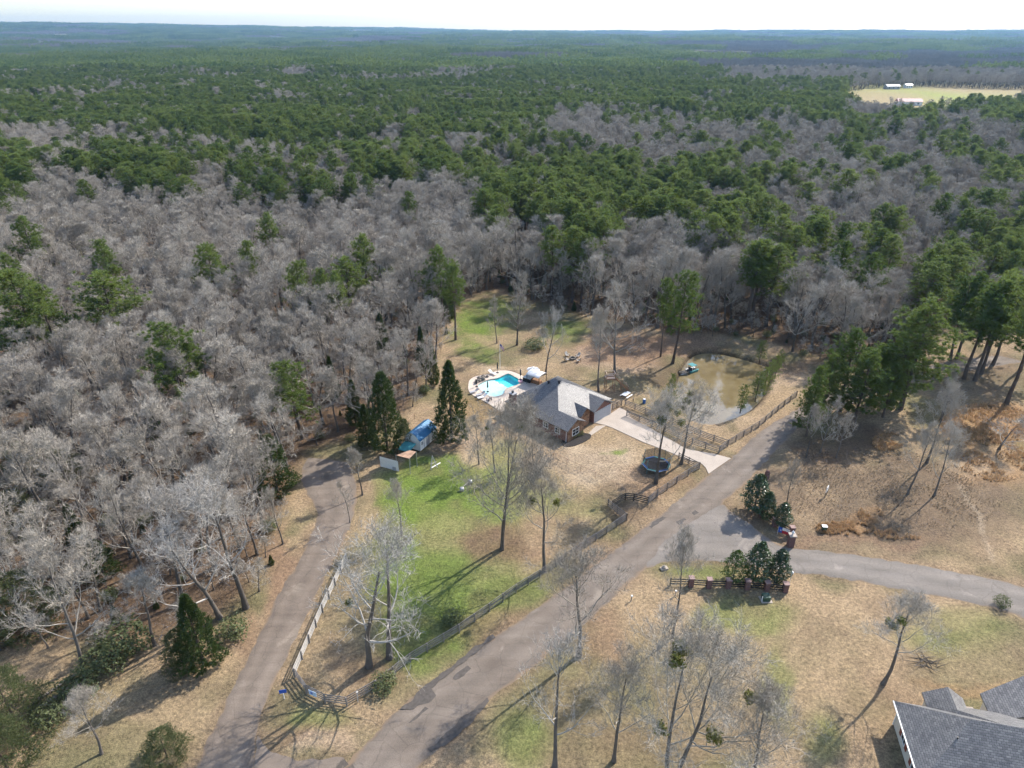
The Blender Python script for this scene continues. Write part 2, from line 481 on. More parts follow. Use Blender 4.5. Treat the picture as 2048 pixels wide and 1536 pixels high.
op = (fbm(x / 520, y / 380, 91, 3) > 0.66) & (y > 1500)
colour[op, :3] = (0.20, 0.18, 0.11)
for fp in FIELDS[:1]:
    ins = inside(fp, x, y)
    g = S(.4, .6, fbm(x / 60, y / 25, 61, 3))[:, None]
    colour[ins, :3] = (np.array((0.30, 0.24, 0.13)) * g + np.array((0.24, 0.27, 0.07)) * (1 - g))[ins]
for fp in FIELDS[1:]:
    colour[inside(fp, x, y), :3] = (0.34, 0.27, 0.16)
colour[near, :3] = col

nx, ny = len(gx), len(gy)
ii = np.arange(nx * ny).reshape(ny, nx)
F = np.stack([ii[:-1, :-1], ii[:-1, 1:], ii[1:, 1:], ii[1:, :-1]], -1).reshape(-1, 4)
mg, nt, b = newmat('ground_soil')
at = N(nt, 'ShaderNodeAttribute', attribute_name='tint')
ge = N(nt, 'ShaderNodeNewGeometry')
n1 = N(nt, 'ShaderNodeTexNoise', i_Scale=2.4, i_Detail=7.0, i_Roughness=0.75)
n2 = N(nt, 'ShaderNodeTexNoise', i_Scale=9.0, i_Detail=5.0, i_Roughness=0.8)
vo = N(nt, 'ShaderNodeTexVoronoi', i_Scale=3.2)
for q in (n1, n2, vo):
    nt.links.new(ge.outputs['Position'], q.inputs['Vector'])
r1 = ramp(nt, n1.outputs[0], [(0.36, (0.5, 0.5, 0.52)), (0.5, (0.98, 0.98, 0.98)), (0.64, (1.5, 1.47, 1.4))])
r2 = ramp(nt, n2.outputs[0], [(0.36, (0.5, 0.48, 0.46)), (0.5, (1, 1, 1)), (0.64, (1.6, 1.55, 1.45))])
ma = N(nt, 'ShaderNodeMixRGB', blend_type='MULTIPLY'); ma.inputs[0].default_value = 0.85
mb = N(nt, 'ShaderNodeMixRGB', blend_type='MULTIPLY'); mb.inputs[0].default_value = 0.75
nt.links.new(at.outputs['Color'], ma.inputs[1]); nt.links.new(r1.outputs[0], ma.inputs[2])
nt.links.new(ma.outputs[0], mb.inputs[1]); nt.links.new(r2.outputs[0], mb.inputs[2])
nt.links.new(mb.outputs[0], b.inputs['Base Color'])
b.inputs['Roughness'].default_value = 0.95; b.inputs['Specular IOR Level'].default_value = 0.1
bp = N(nt, 'ShaderNodeBump', i_Strength=0.9, i_Distance=0.14)
nt.links.new(n1.outputs[0], bp.inputs['Height']); nt.links.new(bp.outputs[0], b.inputs['Normal'])
me = mesh_np('ground', np.stack([x, y, gz], 1), F, [mg], smooth=True)
ca = me.color_attributes.new('tint', 'FLOAT_COLOR', 'POINT')
ca.data.foreach_set('color', colour.astype(np.float32).ravel())
struct(link('ground', me))
def ground_z(X, Y):
    return 0.0

# ------------------------------------------------------------------ roads
def asphalt(name, c0, c1, pale, tar):
    m, nt, b = newmat(name)
    ge = N(nt, 'ShaderNodeNewGeometry')
    mp = N(nt, 'ShaderNodeMapping'); mp.inputs['Rotation'].default_value = (0, 0, math.radians(-47)); mp.inputs['Scale'].default_value = (0.06, 0.5, 0.5)
    nt.links.new(ge.outputs['Position'], mp.inputs[0])
    st = N(nt, 'ShaderNodeTexNoise', i_Scale=1.6, i_Detail=6.0, i_Roughness=0.6)
    nt.links.new(mp.outputs[0], st.inputs['Vector'])
    big = N(nt, 'ShaderNodeTexNoise', i_Scale=0.16, i_Detail=6.0, i_Roughness=0.62)
    fine = N(nt, 'ShaderNodeTexNoise', i_Scale=11.0, i_Detail=4.0, i_Roughness=0.8)
    pat = N(nt, 'ShaderNodeTexNoise', i_Scale=0.22, i_Detail=7.0, i_Roughness=0.6, i_Distortion=0.4)
    for q in (big, fine, pat):
        nt.links.new(ge.outputs['Position'], q.inputs['Vector'])
    ad = N(nt, 'ShaderNodeMath', operation='ADD'); nt.links.new(st.outputs[0], ad.inputs[0]); nt.links.new(big.outputs[0], ad.inputs[1])
    hf = N(nt, 'ShaderNodeMath', operation='MULTIPLY'); hf.inputs[1].default_value = 0.5; nt.links.new(ad.outputs[0], hf.inputs[0])
    r = ramp(nt, hf.outputs[0], [(0.36, c0), (0.62, c1)])
    rp = ramp(nt, pat.outputs[0], [(0.60, (0, 0, 0)), (0.66, (1, 1, 1))])
    rt = ramp(nt, pat.outputs[0], [(0.30, (1, 1, 1)), (0.335, (0, 0, 0))])
    m1 = N(nt, 'ShaderNodeMixRGB'); m1.inputs[2].default_value = (*pale, 1)
    mm = N(nt, 'ShaderNodeMath', operation='MULTIPLY'); mm.inputs[1].default_value = 0.55; nt.links.new(rp.outputs[0], mm.inputs[0])
    nt.links.new(mm.outputs[0], m1.inputs[0]); nt.links.new(r.outputs[0], m1.inputs[1])
    m2_ = N(nt, 'ShaderNodeMixRGB'); m2_.inputs[2].default_value = (*tar, 1)
    mk = N(nt, 'ShaderNodeMath', operation='MULTIPLY'); mk.inputs[1].default_value = 0.8; nt.links.new(rt.outputs[0], mk.inputs[0])
    nt.links.new(mk.outputs[0], m2_.inputs[0]); nt.links.new(m1.outputs[0], m2_.inputs[1])
    rf = ramp(nt, fine.outputs[0], [(0.3, (0.72, 0.72, 0.72)), (0.7, (1.28, 1.28, 1.28))])
    m3 = N(nt, 'ShaderNodeMixRGB', blend_type='MULTIPLY'); m3.inputs[0].default_value = 1
    nt.links.new(m2_.outputs[0], m3.inputs[1]); nt.links.new(rf.outputs[0], m3.inputs[2])
    # wear across the road: paler wheel tracks, soil and grit creeping over the edges, cracks
    ac = N(nt, 'ShaderNodeAttribute', attribute_name='across')
    wob = N(nt, 'ShaderNodeMath', operation='MULTIPLY_ADD'); wob.inputs[1].default_value = 0.10; 
    nt.links.new(big.outputs[0], wob.inputs[0]); nt.links.new(ac.outputs['Fac'], wob.inputs[2])
    g = 0.05
    rw = ramp(nt, wob.outputs[0], [(0.05 + g, (0.9, 0.9, 0.9)), (0.26 + g, (1.12, 1.11, 1.10)), (0.48 + g, (0.90, 0.90, 0.90)), (0.72 + g, (1.12, 1.11, 1.10)), (0.93 + g, (0.9, 0.9, 0.9))])
    m4 = N(nt, 'ShaderNodeMixRGB', blend_type='MULTIPLY'); m4.inputs[0].default_value = 1
    nt.links.new(m3.outputs[0], m4.inputs[1]); nt.links.new(rw.outputs[0], m4.inputs[2])
    vc = N(nt, 'ShaderNodeTexVoronoi', i_Scale=0.33, feature='DISTANCE_TO_EDGE')
    dw = N(nt, 'ShaderNodeMixRGB', blend_type='ADD'); dw.inputs[0].default_value = 1.6
    nt.links.new(ge.outputs['Position'], dw.inputs[1]); nt.links.new(pat.outputs['Color'], dw.inputs[2]); nt.links.new(dw.outputs[0], vc.inputs['Vector'])
    rc = ramp(nt, vc.outputs['Distance'], [(0.0, (0.55, 0.55, 0.55)), (0.018, (1, 1, 1))])
    m5 = N(nt, 'ShaderNodeMixRGB', blend_type='MULTIPLY'); m5.inputs[0].default_value = 0.45
    nt.links.new(m4.outputs[0], m5.inputs[1]); nt.links.new(rc.outputs[0], m5.inputs[2])
    eg = N(nt, 'ShaderNodeMath', operation='MULTIPLY_ADD'); eg.inputs[1].default_value = 0.30; eg.inputs[2].default_value = -0.15
    nt.links.new(pat.outputs[0], eg.inputs[0])
    pp_ = N(nt, 'ShaderNodeMath', operation='PINGPONG'); pp_.inputs[1].default_value = 0.5; nt.links.new(ac.outputs['Fac'], pp_.inputs[0])
    e2 = N(nt, 'ShaderNodeMath', operation='ADD'); nt.links.new(pp_.outputs[0], e2.inputs[0]); nt.links.new(eg.outputs[0], e2.inputs[1])
    e3 = N(nt, 'ShaderNodeMath', operation='MULTIPLY_ADD'); e3.inputs[1].default_value = 0.16; nt.links.new(fine.outputs[0], e3.inputs[0]); nt.links.new(e2.outputs[0], e3.inputs[2])
    re_ = ramp(nt, e3.outputs[0], [(0.085, (1, 1, 1)), (0.15, (0, 0, 0))])
    m6 = N(nt, 'ShaderNodeMixRGB'); m6.inputs[2].default_value = (0.21, 0.15, 0.10, 1)
    nt.links.new(re_.outputs[0], m6.inputs[0]); nt.links.new(m5.outputs[0], m6.inputs[1])
    nt.links.new(m6.outputs[0], b.inputs['Base Color'])
    b.inputs['Roughness'].default_value = 0.9; b.inputs['Specular IOR Level'].default_value = 0.2
    bp = N(nt, 'ShaderNodeBump', i_Strength=0.4, i_Distance=0.02); nt.links.new(fine.outputs[0], bp.inputs['Height']); nt.links.new(bp.outputs[0], b.inputs['Normal'])
    return m
m_road = asphalt('road_asphalt', (0.14, 0.114, 0.093), (0.20, 0.168, 0.14), (0.27, 0.23, 0.19), (0.075, 0.064, 0.056))
m_side = asphalt('side_street_asphalt', (0.165, 0.146, 0.127), (0.22, 0.195, 0.172), (0.32, 0.28, 0.245), (0.115, 0.10, 0.092))
m_lane = asphalt('lane_asphalt', (0.14, 0.112, 0.09), (0.205, 0.168, 0.137), (0.27, 0.225, 0.18), (0.06, 0.052, 0.046))

def ragged(line, seed, amp=0.36):
    a = np.array(line); 
    out = []
    for k in range(len(a) - 1):
        L = math.dist(a[k], a[k + 1]); n = max(1, int(L / 0.35))
        for s in range(n):
            out.append(a[k] + (a[k + 1] - a[k]) * s / n)
    out.append(a[-1]); out = np.array(out)
    tn = np.gradient(out, axis=0); tn /= np.linalg.norm(tn, axis=1)[:, None] + 1e-9
    q = (fbm(out[:, 0] / 1.1, out[:, 1] / 1.1, seed, 4) - 0.5) * 2 * amp
    return out + np.stack([-tn[:, 1], tn[:, 0]], 1) * q[:, None]

def strip(name, l, r, mat, z, seed):
    L = ragged(l, seed); R = ragged(r, seed + 3)
    n = max(len(L), len(R)) 
    re = lambda A: np.stack([np.interp(np.linspace(0, len(A) - 1, n), np.arange(len(A)), A[:, i]) for i in (0, 1)], 1)
    L, R = re(L), re(R)
    m = 9
    V = []; 
    for j in range(m):
        t = j / (m - 1); A = L * (1 - t) + R * t
        V.append(np.concatenate([A, np.full((n, 1), z + 0.05 * (1 - (2 * t - 1) ** 2) - (0.05 if j in (0, m - 1) else 0))], 1))
    V = np.concatenate(V)
    ii = np.arange(n * m).reshape(m, n)
    F = np.stack([ii[:-1, :-1], ii[1:, :-1], ii[1:, 1:], ii[:-1, 1:]], -1).reshape(-1, 4)
    me = mesh_np(name, V, F, [mat], smooth=True)
    a = me.attributes.new('across', 'FLOAT', 'POINT'); a.data.foreach_set('value', np.repeat(np.linspace(0, 1, m), n).astype(np.float32))
    return struct(link(name, me))

# roads rise 2-3 cm above the verge; where they meet one lies a little above the other
strip('side_street', side_u, side_d, m_side, 0.012, 71)
strip('lane', lane_l, lane_r, m_lane, 0.018, 72)
strip('road', main_l, main_r, m_road, 0.026, 73)
jb = MB(); jp = [tuple(p) for p in ragged(junction, 75, 0.3)]
jb.poly3([(X, Y, 0.012) for X, Y in jp])
jo = struct(jb.build('road_junction', m_lane))
a = jo.data.attributes.new('across', 'FLOAT', 'POINT'); a.data.foreach_set('value', np.full(len(jo.data.vertices), .3, np.float32))
# tar patches and cracks along the road edges
m_tar = simple('tar_patch', (0.085, 0.073, 0.064), 0.85, 0.3, 2.5)
TARS = [[(800, 1418), (850, 1375), (905, 1330), (985, 1270), (990, 1276), (930, 1325), (880, 1360), (862, 1378), (872, 1392), (838, 1416), (828, 1420)],
        [(905, 1358), (935, 1334), (940, 1338), (910, 1362)], [(855, 1500), (900, 1462), (960, 1405), (975, 1395), (982, 1402), (945, 1445), (890, 1492), (862, 1508)],
        [(1296, 1053), (1325, 1034), (1335, 1036), (1303, 1059)], [(1383, 1027), (1390, 1022), (1398, 1026), (1388, 1030)], [(1353, 1046), (1368, 1037), (1372, 1040), (1358, 1050)],
        [(815, 1445), (850, 1415), (856, 1418), (822, 1450)]]
tb = MB()
for k, tpoly in enumerate(TARS):
    tb.poly3([(p[0], p[1], 0.084) for p in ragged(G(tpoly + tpoly[:1]), 90 + k, 0.42)[:-1]])
tp = tb.build('tar_patches', m_tar); tp['kind'] = 'structure'
m_conc = simple('concrete_pale', (0.40, 0.34, 0.285), 0.85, 0.10, 0.5, 0.2)
db = MB().prism(driveway_poly, -0.1, 0.06)
struct(db.build('driveway', m_conc))
struct(MB().prism(walk_poly, -0.1, 0.05).build('walkway', m_conc))
# ------------------------------------------------------------------ pond
mw, nt, b = newmat('pond_water')
ge = N(nt, 'ShaderNodeNewGeometry')
no = N(nt, 'ShaderNodeTexNoise', i_Scale=0.35, i_Detail=5.0)
nt.links.new(ge.outputs['Position'], no.inputs['Vector'])
r = ramp(nt, no.outputs[0], [(0.35, (0.165, 0.125, 0.06)), (0.65, (0.225, 0.178, 0.095))])
nt.links.new(r.outputs[0], b.inputs['Base Color'])
b.inputs['Roughness'].default_value = 0.03; b.inputs['IOR'].default_value = 1.52; b.inputs['Specular IOR Level'].default_value = 1.0
rp = N(nt, 'ShaderNodeTexNoise', i_Scale=2.2, i_Detail=3.0)
nt.links.new(ge.outputs['Position'], rp.inputs['Vector'])
bp = N(nt, 'ShaderNodeBump', i_Strength=0.05, i_Distance=0.05); nt.links.new(rp.outputs[0], bp.inputs['Height']); nt.links.new(bp.outputs[0], b.inputs['Normal'])
wb = MB(); c = np.mean(pond_w, axis=0)
wp = [tuple(c + (np.array(p) - c) * 1.035) for p in pond_w]
wb.poly3([(X, Y, WATER_Z) for X, Y in wp])
struct(wb.build('pond_water', mw))
# ------------------------------------------------------------------ swimming pool
def ring_prism(outer, inner, z0, z1):
    """slab with a hole: joined by a bridge strip of quads along resampled outlines"""
    import bmesh
    bm = bmesh.new()
    from mathutils.geometry import tessellate_polygon
    tri = tessellate_polygon([[Vector((*p, 0)) for p in outer], [Vector((*p, 0)) for p in inner]])
    pts = list(outer) + list(inner)
    top = [bm.verts.new((*p, z1)) for p in pts]; bot = [bm.verts.new((*p, z0)) for p in pts]
    for a, b_, c_ in tri:
        try:
            bm.faces.new((top[a], top[b_], top[c_])); bm.faces.new((bot[c_], bot[b_], bot[a]))
        except ValueError:
            pass
    for off, n in ((0, len(outer)), (len(outer), len(inner))):
        for k in range(n):
            i, j = off + k, off + (k + 1) % n
            bm.faces.new((bot[i], bot[j], top[j], top[i]))
    bmesh.ops.recalc_face_normals(bm, faces=bm.faces)
    me = bpy.data.meshes.new('slab'); bm.to_mesh(me); bm.free()
    return me
m_deck = simple('pool_deck_concrete', (0.56, 0.47, 0.39), 0.8, 0.10, 0.8, 0.1)
m_coping = simple('pool_coping', (0.50, 0.40, 0.34), 0.7, 0.15, 3)
pc = np.mean(pool_poly, axis=0)
grow = lambda s: [tuple(pc + (np.array(p) - pc) * (1 + s / np.linalg.norm(np.array(p) - pc))) for p in pool_poly]
cop = grow(0.38)
me = ring_prism(deck_poly, cop, -0.25, 0.07); me.materials.append(m_deck)
struct(link('pool_deck', me))
pool = thing('swimming_pool', 'freeform swimming pool with turquoise water and a pale shallow end', 'pool', (*pc, 0))
loc_ = lambda pts: [(p[0] - pc[0], p[1] - pc[1]) for p in pts]
me = ring_prism(loc_(cop), loc_(pool_poly), -0.25, 0.10); me.materials.append(m_coping)
link('coping', me, pool)
m_plaster = simple('pool_plaster', (0.80, 0.83, 0.80), 0.6, 0.05, 1.0)
lp = loc_(pool_poly)
# basin: floor falls from the sun shelf at the near left to the deep end at the far right
dirn = np.array(P(1032, 758)) - np.array(P(968, 784)); dirn /= np.linalg.norm(dirn)
bb = MB(); n = len(lp)
def floor_z(p):
    t = float(np.dot(p, dirn))
    return -0.18 - 0.9 * float(S(0.5, 3.0, np.array(t)))
rings = []
for s in (1.0, 0.75, 0.5, 0.25):
    rings.append([(p[0] * s, p[1] * s) for p in lp])
V = [(p[0], p[1], 0.05) for p in lp]
Fq = []
for rr in rings:
    V += [(p[0], p[1], floor_z(p)) for p in rr]
for q in range(4):
    for k in range(n):
        Fq.append((q * n + k, q * n + (k + 1) % n, (q + 1) * n + (k + 1) % n, (q + 1) * n + k))
V.append((0, 0, floor_z((0, 0))))
for k in range(n):
    Fq.append((4 * n + k, 4 * n + (k + 1) % n, len(V) - 1))
bb.add(V, Fq)
bs = bb.build('basin', m_plaster, pool)
m_aqua = simple('pool_deep_tint', (0.10, 0.76, 0.80), 0.6, 0.08, 1.0)
bs.data.materials.append(m_aqua)
for pl in bs.data.polygons:      # deep water's absorption tint is painted on the basin in aqua, shelf stays white
    if float(np.dot(np.array(pl.center[:2]), dirn)) > 0.9:
        pl.material_index = 1
mp_, nt, b = newmat('pool_water')
out = next(q for q in nt.nodes if q.type == 'OUTPUT_MATERIAL')
tr = N(nt, 'ShaderNodeBsdfTransparent'); gl = N(nt, 'ShaderNodeBsdfGlossy'); gl.inputs['Roughness'].default_value = 0.04
fr = N(nt, 'ShaderNodeValue'); fr.outputs[0].default_value = 0.06
mx = N(nt, 'ShaderNodeMixShader')
nt.links.new(fr.outputs[0], mx.inputs[0]); nt.links.new(tr.outputs[0], mx.inputs[1]); nt.links.new(gl.outputs[0], mx.inputs[2]); nt.links.new(mx.outputs[0], out.inputs['Surface'])
tr.inputs[0].default_value = (0.80, 0.99, 1.0, 1)
wb = MB().poly3([(p[0] * 0.998, p[1] * 0.998, -0.04) for p in lp])
me = wb.mesh('water', mp_)
link('water', me, pool)
# ------------------------------------------------------------------ trees: shapes
def bark(name, c0, c1):
    m, nt, b = newmat(name)
    oi = N(nt, 'ShaderNodeObjectInfo'); ge = N(nt, 'ShaderNodeNewGeometry')
    no = N(nt, 'ShaderNodeTexNoise', i_Scale=1.3, i_Detail=4.0)
    nt.links.new(ge.outputs['Position'], no.inputs['Vector'])
    a = N(nt, 'ShaderNodeMath', operation='MULTIPLY_ADD'); a.inputs[1].default_value = 0.5
    nt.links.new(oi.outputs['Random'], a.inputs[0])
    a2 = N(nt, 'ShaderNodeMath', operation='MULTIPLY_ADD'); a2.inputs[1].default_value = 0.9; a2.inputs[2].default_value = -0.2
    nt.links.new(no.outputs[0], a2.inputs[0]); nt.links.new(a2.outputs[0], a.inputs[2])
    r = ramp(nt, a.outputs[0], [(0.1, c0), (0.9, c1)])
    nt.links.new(r.outputs[0], b.inputs['Base Color'])
    b.inputs['Roughness'].default_value = 0.85; b.inputs['Specular IOR Level'].default_value = 0.25
    return m
m_bark = bark('bark_grey', (0.075, 0.062, 0.052), (0.17, 0.148, 0.128))
m_twig = bark('twig_grey', (0.27, 0.238, 0.195), (0.485, 0.44, 0.38))
m_twig_white = bark('twig_pale', (0.34, 0.312, 0.28), (0.47, 0.44, 0.40))
m_pbark = bark('pine_bark', (0.07, 0.05, 0.04), (0.14, 0.11, 0.09))
m_needle = foliage('pine_needles', (0.08, 0.132, 0.026), (0.22, 0.27, 0.068), 0.55, 0.42)
m_cedar = foliage('cedar_foliage', (0.038, 0.068, 0.018), (0.085, 0.115, 0.030), 0.6, 0.25)
m_magn = foliage('magnolia_leaves', (0.020, 0.045, 0.012), (0.050, 0.085, 0.022), 0.28, 0.12, 0.6)
m_bush = foliage('bush_leaves', (0.085, 0.105, 0.042), (0.16, 0.18, 0.075), 0.6, 0.3)
m_mist = foliage('mistletoe', (0.12, 0.14, 0.02), (0.20, 0.20, 0.04), 0.6, 0.3)

def tube(pts, rad, n):
    pts = np.asarray(pts, float); m = len(pts)
    d = np.gradient(pts, axis=0); d /= np.linalg.norm(d, axis=1)[:, None] + 1e-9
    ref = np.array([0.3, 0.9, 0.1]) if abs(d[0, 2]) > 0.5 else np.array([0, 0, 1.0])
    x = np.cross(d, ref); x /= np.linalg.norm(x, axis=1)[:, None] + 1e-9
    y = np.cross(x, d)
    t = np.arange(n) * 2 * math.pi / n
    V = pts[:, None, :] + np.asarray(rad)[:, None, None] * (x[:, None, :] * np.cos(t)[None, :, None] + y[:, None, :] * np.sin(t)[None, :, None])
    i = np.arange(m - 1)[:, None] * n; k = np.arange(n)[None, :]; k2 = (k + 1) % n
    a, b_, c_, d_ = i + k, i + k2, i + n + k2, i + n + k
    F = np.concatenate([np.stack([a, b_, c_], -1).reshape(-1, 3), np.stack([a, c_, d_], -1).reshape(-1, 3)])
    return V.reshape(-1, 3), F

class Soup:
    def __init__(s):
        s.V = []; s.F = []; s.n = 0
    def add(s, V, F):
        s.V.append(V); s.F.append(np.asarray(F) + s.n); s.n += len(V)
    def arrays(s):
        if not s.V:
            return np.zeros((0, 3)), np.zeros((0, 3), int)
        return np.concatenate(s.V), np.concatenate(s.F)

def unit(v):
    return v / (np.linalg.norm(v, axis=-1, keepdims=True) + 1e-9)

def blades(c, ax, n, length, width, spread, rg, lo=0.0):
    """n thin blades from each centre, fanned round its axis"""
    c = np.repeat(c, n, 0); ax = np.repeat(ax, n, 0)
    d = unit(ax + rg.normal(size=c.shape) * spread)
    L = length * rg.uniform(0.6, 1.15, (len(c), 1))
    w = unit(np.cross(d, rg.normal(size=c.shape))) * width * rg.uniform(0.7, 1.3, (len(c), 1))
    p0 = c + d * L * lo
    V = np.stack([p0 - w * 0.5, p0 + w * 0.5, c + d * L], 1).reshape(-1, 3)
    return V, np.arange(len(V)).reshape(-1, 3)

def leaves(c, nrm, size, rg, asp=0.5):
    """leaf quads as two triangles"""
    u = unit(np.cross(nrm, rg.normal(size=c.shape))); v = unit(np.cross(nrm, u))
    L = size * rg.uniform(0.7, 1.2, (len(c), 1)); 
    V = np.stack([c - u * L * 0.5, c + v * L * asp * 0.5, c + u * L * 0.5, c - v * L * asp * 0.5], 1).reshape(-1, 3)
    i = np.arange(len(c))[:, None] * 4
    F = np.concatenate([i + np.array([[0, 1, 2]]), i + np.array([[0, 2, 3]])])
    return V, F

def bare_tree(seed, h=16.0, crown0=0.35, spread=0.42, nl=(11, 7, 6), fine=5, up=0.5, trunk_r=0.02, fork=False, tw=1.0):
    """leafless tree: tapering trunk with limbs, branches and sprays of twigs; returns trunk and crown arrays"""
    rg = np.random.default_rng(seed)
    tr = Soup(); cr = Soup()
    ft0 = []; ft1 = []; ftw = []
    def grow(p, d, L, r, lvl):
        m = (9, 7, 5, 4)[lvl]
        pts = [p]; dd = d.copy()
        for k in range(m - 1):
            dd = unit(dd + rg.normal(size=3) * (0.05, 0.13, 0.18, 0.2)[lvl] + np.array([0, 0, (0.02, 0.16, 0.14, 0.12)[lvl] * up * 2]))
            pts.append(pts[-1] + dd * L / (m - 1))
        pts = np.array(pts)
        tt = np.linspace(0, 1, m)
        rad = r * (1 - tt * (0.82 if lvl else 0.75)) 
        if lvl == 0:
            rad[0] *= 1.45
        V, F = tube(pts, rad, (7, 5, 4, 3)[lvl])
        (tr if lvl == 0 else cr).add(V, F)
        if lvl < 3:
            n = nl[lvl]
            if lvl == 0:
                ts = np.sort(np.concatenate([rg.uniform(crown0, 1.0, n - 2), [0.98, 0.9]]))
            else:
                ts = np.sort(np.concatenate([rg.uniform(0.22, 1.0, n - 1), [1.0]]))
            a0 = rg.uniform(0, 6.28)
            for q, t in enumerate(ts):
                i = min(int(t * (m - 1)), m - 2); f = t * (m - 1) - i
                pp = pts[i] * (1 - f) + pts[i + 1] * f
                ax = unit(pts[i + 1] - pts[i])
                ang = a0 + q * 2.4 + rg.normal() * 0.4
                ref = unit(np.cross(ax, np.array([0.2, 0.3, 1.0]) if abs(ax[2]) < 0.9 else np.array([1.0, 0, 0])))
                side = ref * math.cos(ang) + np.cross(ax, ref) * math.sin(ang)
                if lvl == 0:
                    k_ = (t - crown0) / (1 - crown0 + 1e-6)
                    open_ = 1.0 - 0.75 * k_
                    dn = unit(ax * (0.45 + 0.7 * k_) + side * (0.25 + open_) * (0.75 + spread))
                    LL = h * spread * (1.05 - 0.55 * k_) * rg.uniform(0.75, 1.15)
                    rr = r * (1 - t * 0.75) * rg.uniform(0.38, 0.55)
                else:
                    dn = unit(ax * 0.9 + side * 0.85)
                    LL = L * (0.62 - 0.28 * t) * rg.uniform(0.7, 1.25)
                    rr = r * (1 - t * 0.8) * 0.55
                grow(pp, dn, LL, max(rr, 0.012 * tw), lvl + 1)
        # fine sprays
        if lvl >= 1:
            nf = fine * (1, 2, 3, 4)[lvl]
            t = rg.uniform(0.25 if lvl < 3 else 0.1, 1.0, nf)
            i = np.minimum((t * (m - 1)).astype(int), m - 2); f = (t * (m - 1) - i)[:, None]
            pp = pts[i] * (1 - f) + pts[i + 1] * f
            ax = unit(pts[i + 1] - pts[i])
            dn = unit(ax * 0.8 + rg.normal(size=pp.shape) * (0.42 if up > .55 else 0.55) + np.array([0, 0, 0.75 * up if up > .55 else 0.15]))
            Lf = (0.055 * h) * rg.uniform(0.5, 1.3, (nf, 1))
            ft0.append(pp); ft1.append(pp + dn * Lf)
            ft0.append(pp + dn * Lf * 0.45); ft1.append(pp + dn * Lf * 0.45 + unit(dn + rg.normal(size=pp.shape) * 0.6) * Lf * 0.6)
    base = np.array([0, 0, -0.15])
    if fork:
        for s in (-1, 1):
            grow(base + np.array([s * 0.12, 0, 0]), unit(np.array([s * 0.13, rg.normal() * 0.05, 1.0])), h * 0.8 * rg.uniform(0.9, 1.0), h * trunk_r * 0.8, 0)
    else:
        grow(base, unit(np.array([rg.normal() * 0.03, rg.normal() * 0.03, 1.0])), h * 0.80, h * trunk_r, 0)
    a = np.concatenate(ft0); b_ = np.concatenate(ft1)
    w = unit(np.cross(b_ - a, rg.normal(size=a.shape))) * 0.011 * tw * rg.uniform(0.8, 1.5, (len(a), 1))
    V = np.stack([a - w, a + w, b_], 1).reshape(-1, 3)
    cr.add(V, np.arange(len(V)).reshape(-1, 3))
    return tr.arrays(), cr.arrays()

def pine_tree(seed, h=18.0, cb=0.45, R=3.0, nb=46, dens=20, full=0.7):
    rg = np.random.default_rng(seed)
    tr = Soup(); cr = Soup()
    wob = rg.normal(size=(8, 2)) * 0.10; wob[0] = 0
    zz = np.linspace(-0.15, h * 0.97, 8)
    V, F = tube(np.stack([np.cumsum(wob[:, 0]), np.cumsum(wob[:, 1]), zz], 1), np.linspace(h * 0.016, 0.03, 8) * np.array([1.25] + [1] * 7), 7)
    tr.add(V, F)
    cx = np.cumsum(wob[:, 0]); cyy = np.cumsum(wob[:, 1])
    cs = []; ax = []
    lob = rg.uniform(0, 6.28, 3)
    for k in range(nb):
        t = (k + rg.uniform(0, 1)) / nb
        z = h * (cb + (1 - cb) * t)
        prof = (1 - t) ** 0.48 * (0.55 + 0.45 * min(1, t / 0.3)) 
        a = k * 2.4 + rg.normal() * 0.5
        lobe = 1 + 0.28 * math.sin(a * 2 + lob[0] + t * 5) + 0.2 * math.sin(a * 3 + lob[1])
        L = max(R * prof * lobe * rg.uniform(0.75, 1.15), 0.5)
        o = np.array([np.interp(z, zz, cx), np.interp(z, zz, cyy), z])
        el = 0.12 + 0.75 * t + rg.normal() * 0.12
        d = unit(np.array([math.cos(a), math.sin(a), el]))
        e = o + d * L
        V, F = tube(np.array([o, o + d * L * 0.55 + np.array([0, 0, -0.05 * L]), e]), [0.06 * (1.1 - t), 0.035, 0.012], 3)
        tr.add(V, F)
        m = max(3, int(L * 3.3))
        q = rg.uniform(0.35 if L > 1.2 else 0.1, 1.05, m)[:, None]
        c = o + d * L * q + rg.normal(size=(m, 3)) * np.array([0.30, 0.30, 0.22]) * (0.4 + 0.25 * L)
        cs.append(c); ax.append(unit(d * 0.6 + np.array([0, 0, 0.75]) + rg.normal(size=(m, 3)) * 0.3))
    c = np.concatenate(cs); a = np.concatenate(ax)
    V, F = blades(c, a, dens, 0.56, 0.075, 0.8, rg)
    cr.add(V, F)
    return tr.arrays(), cr.arrays()

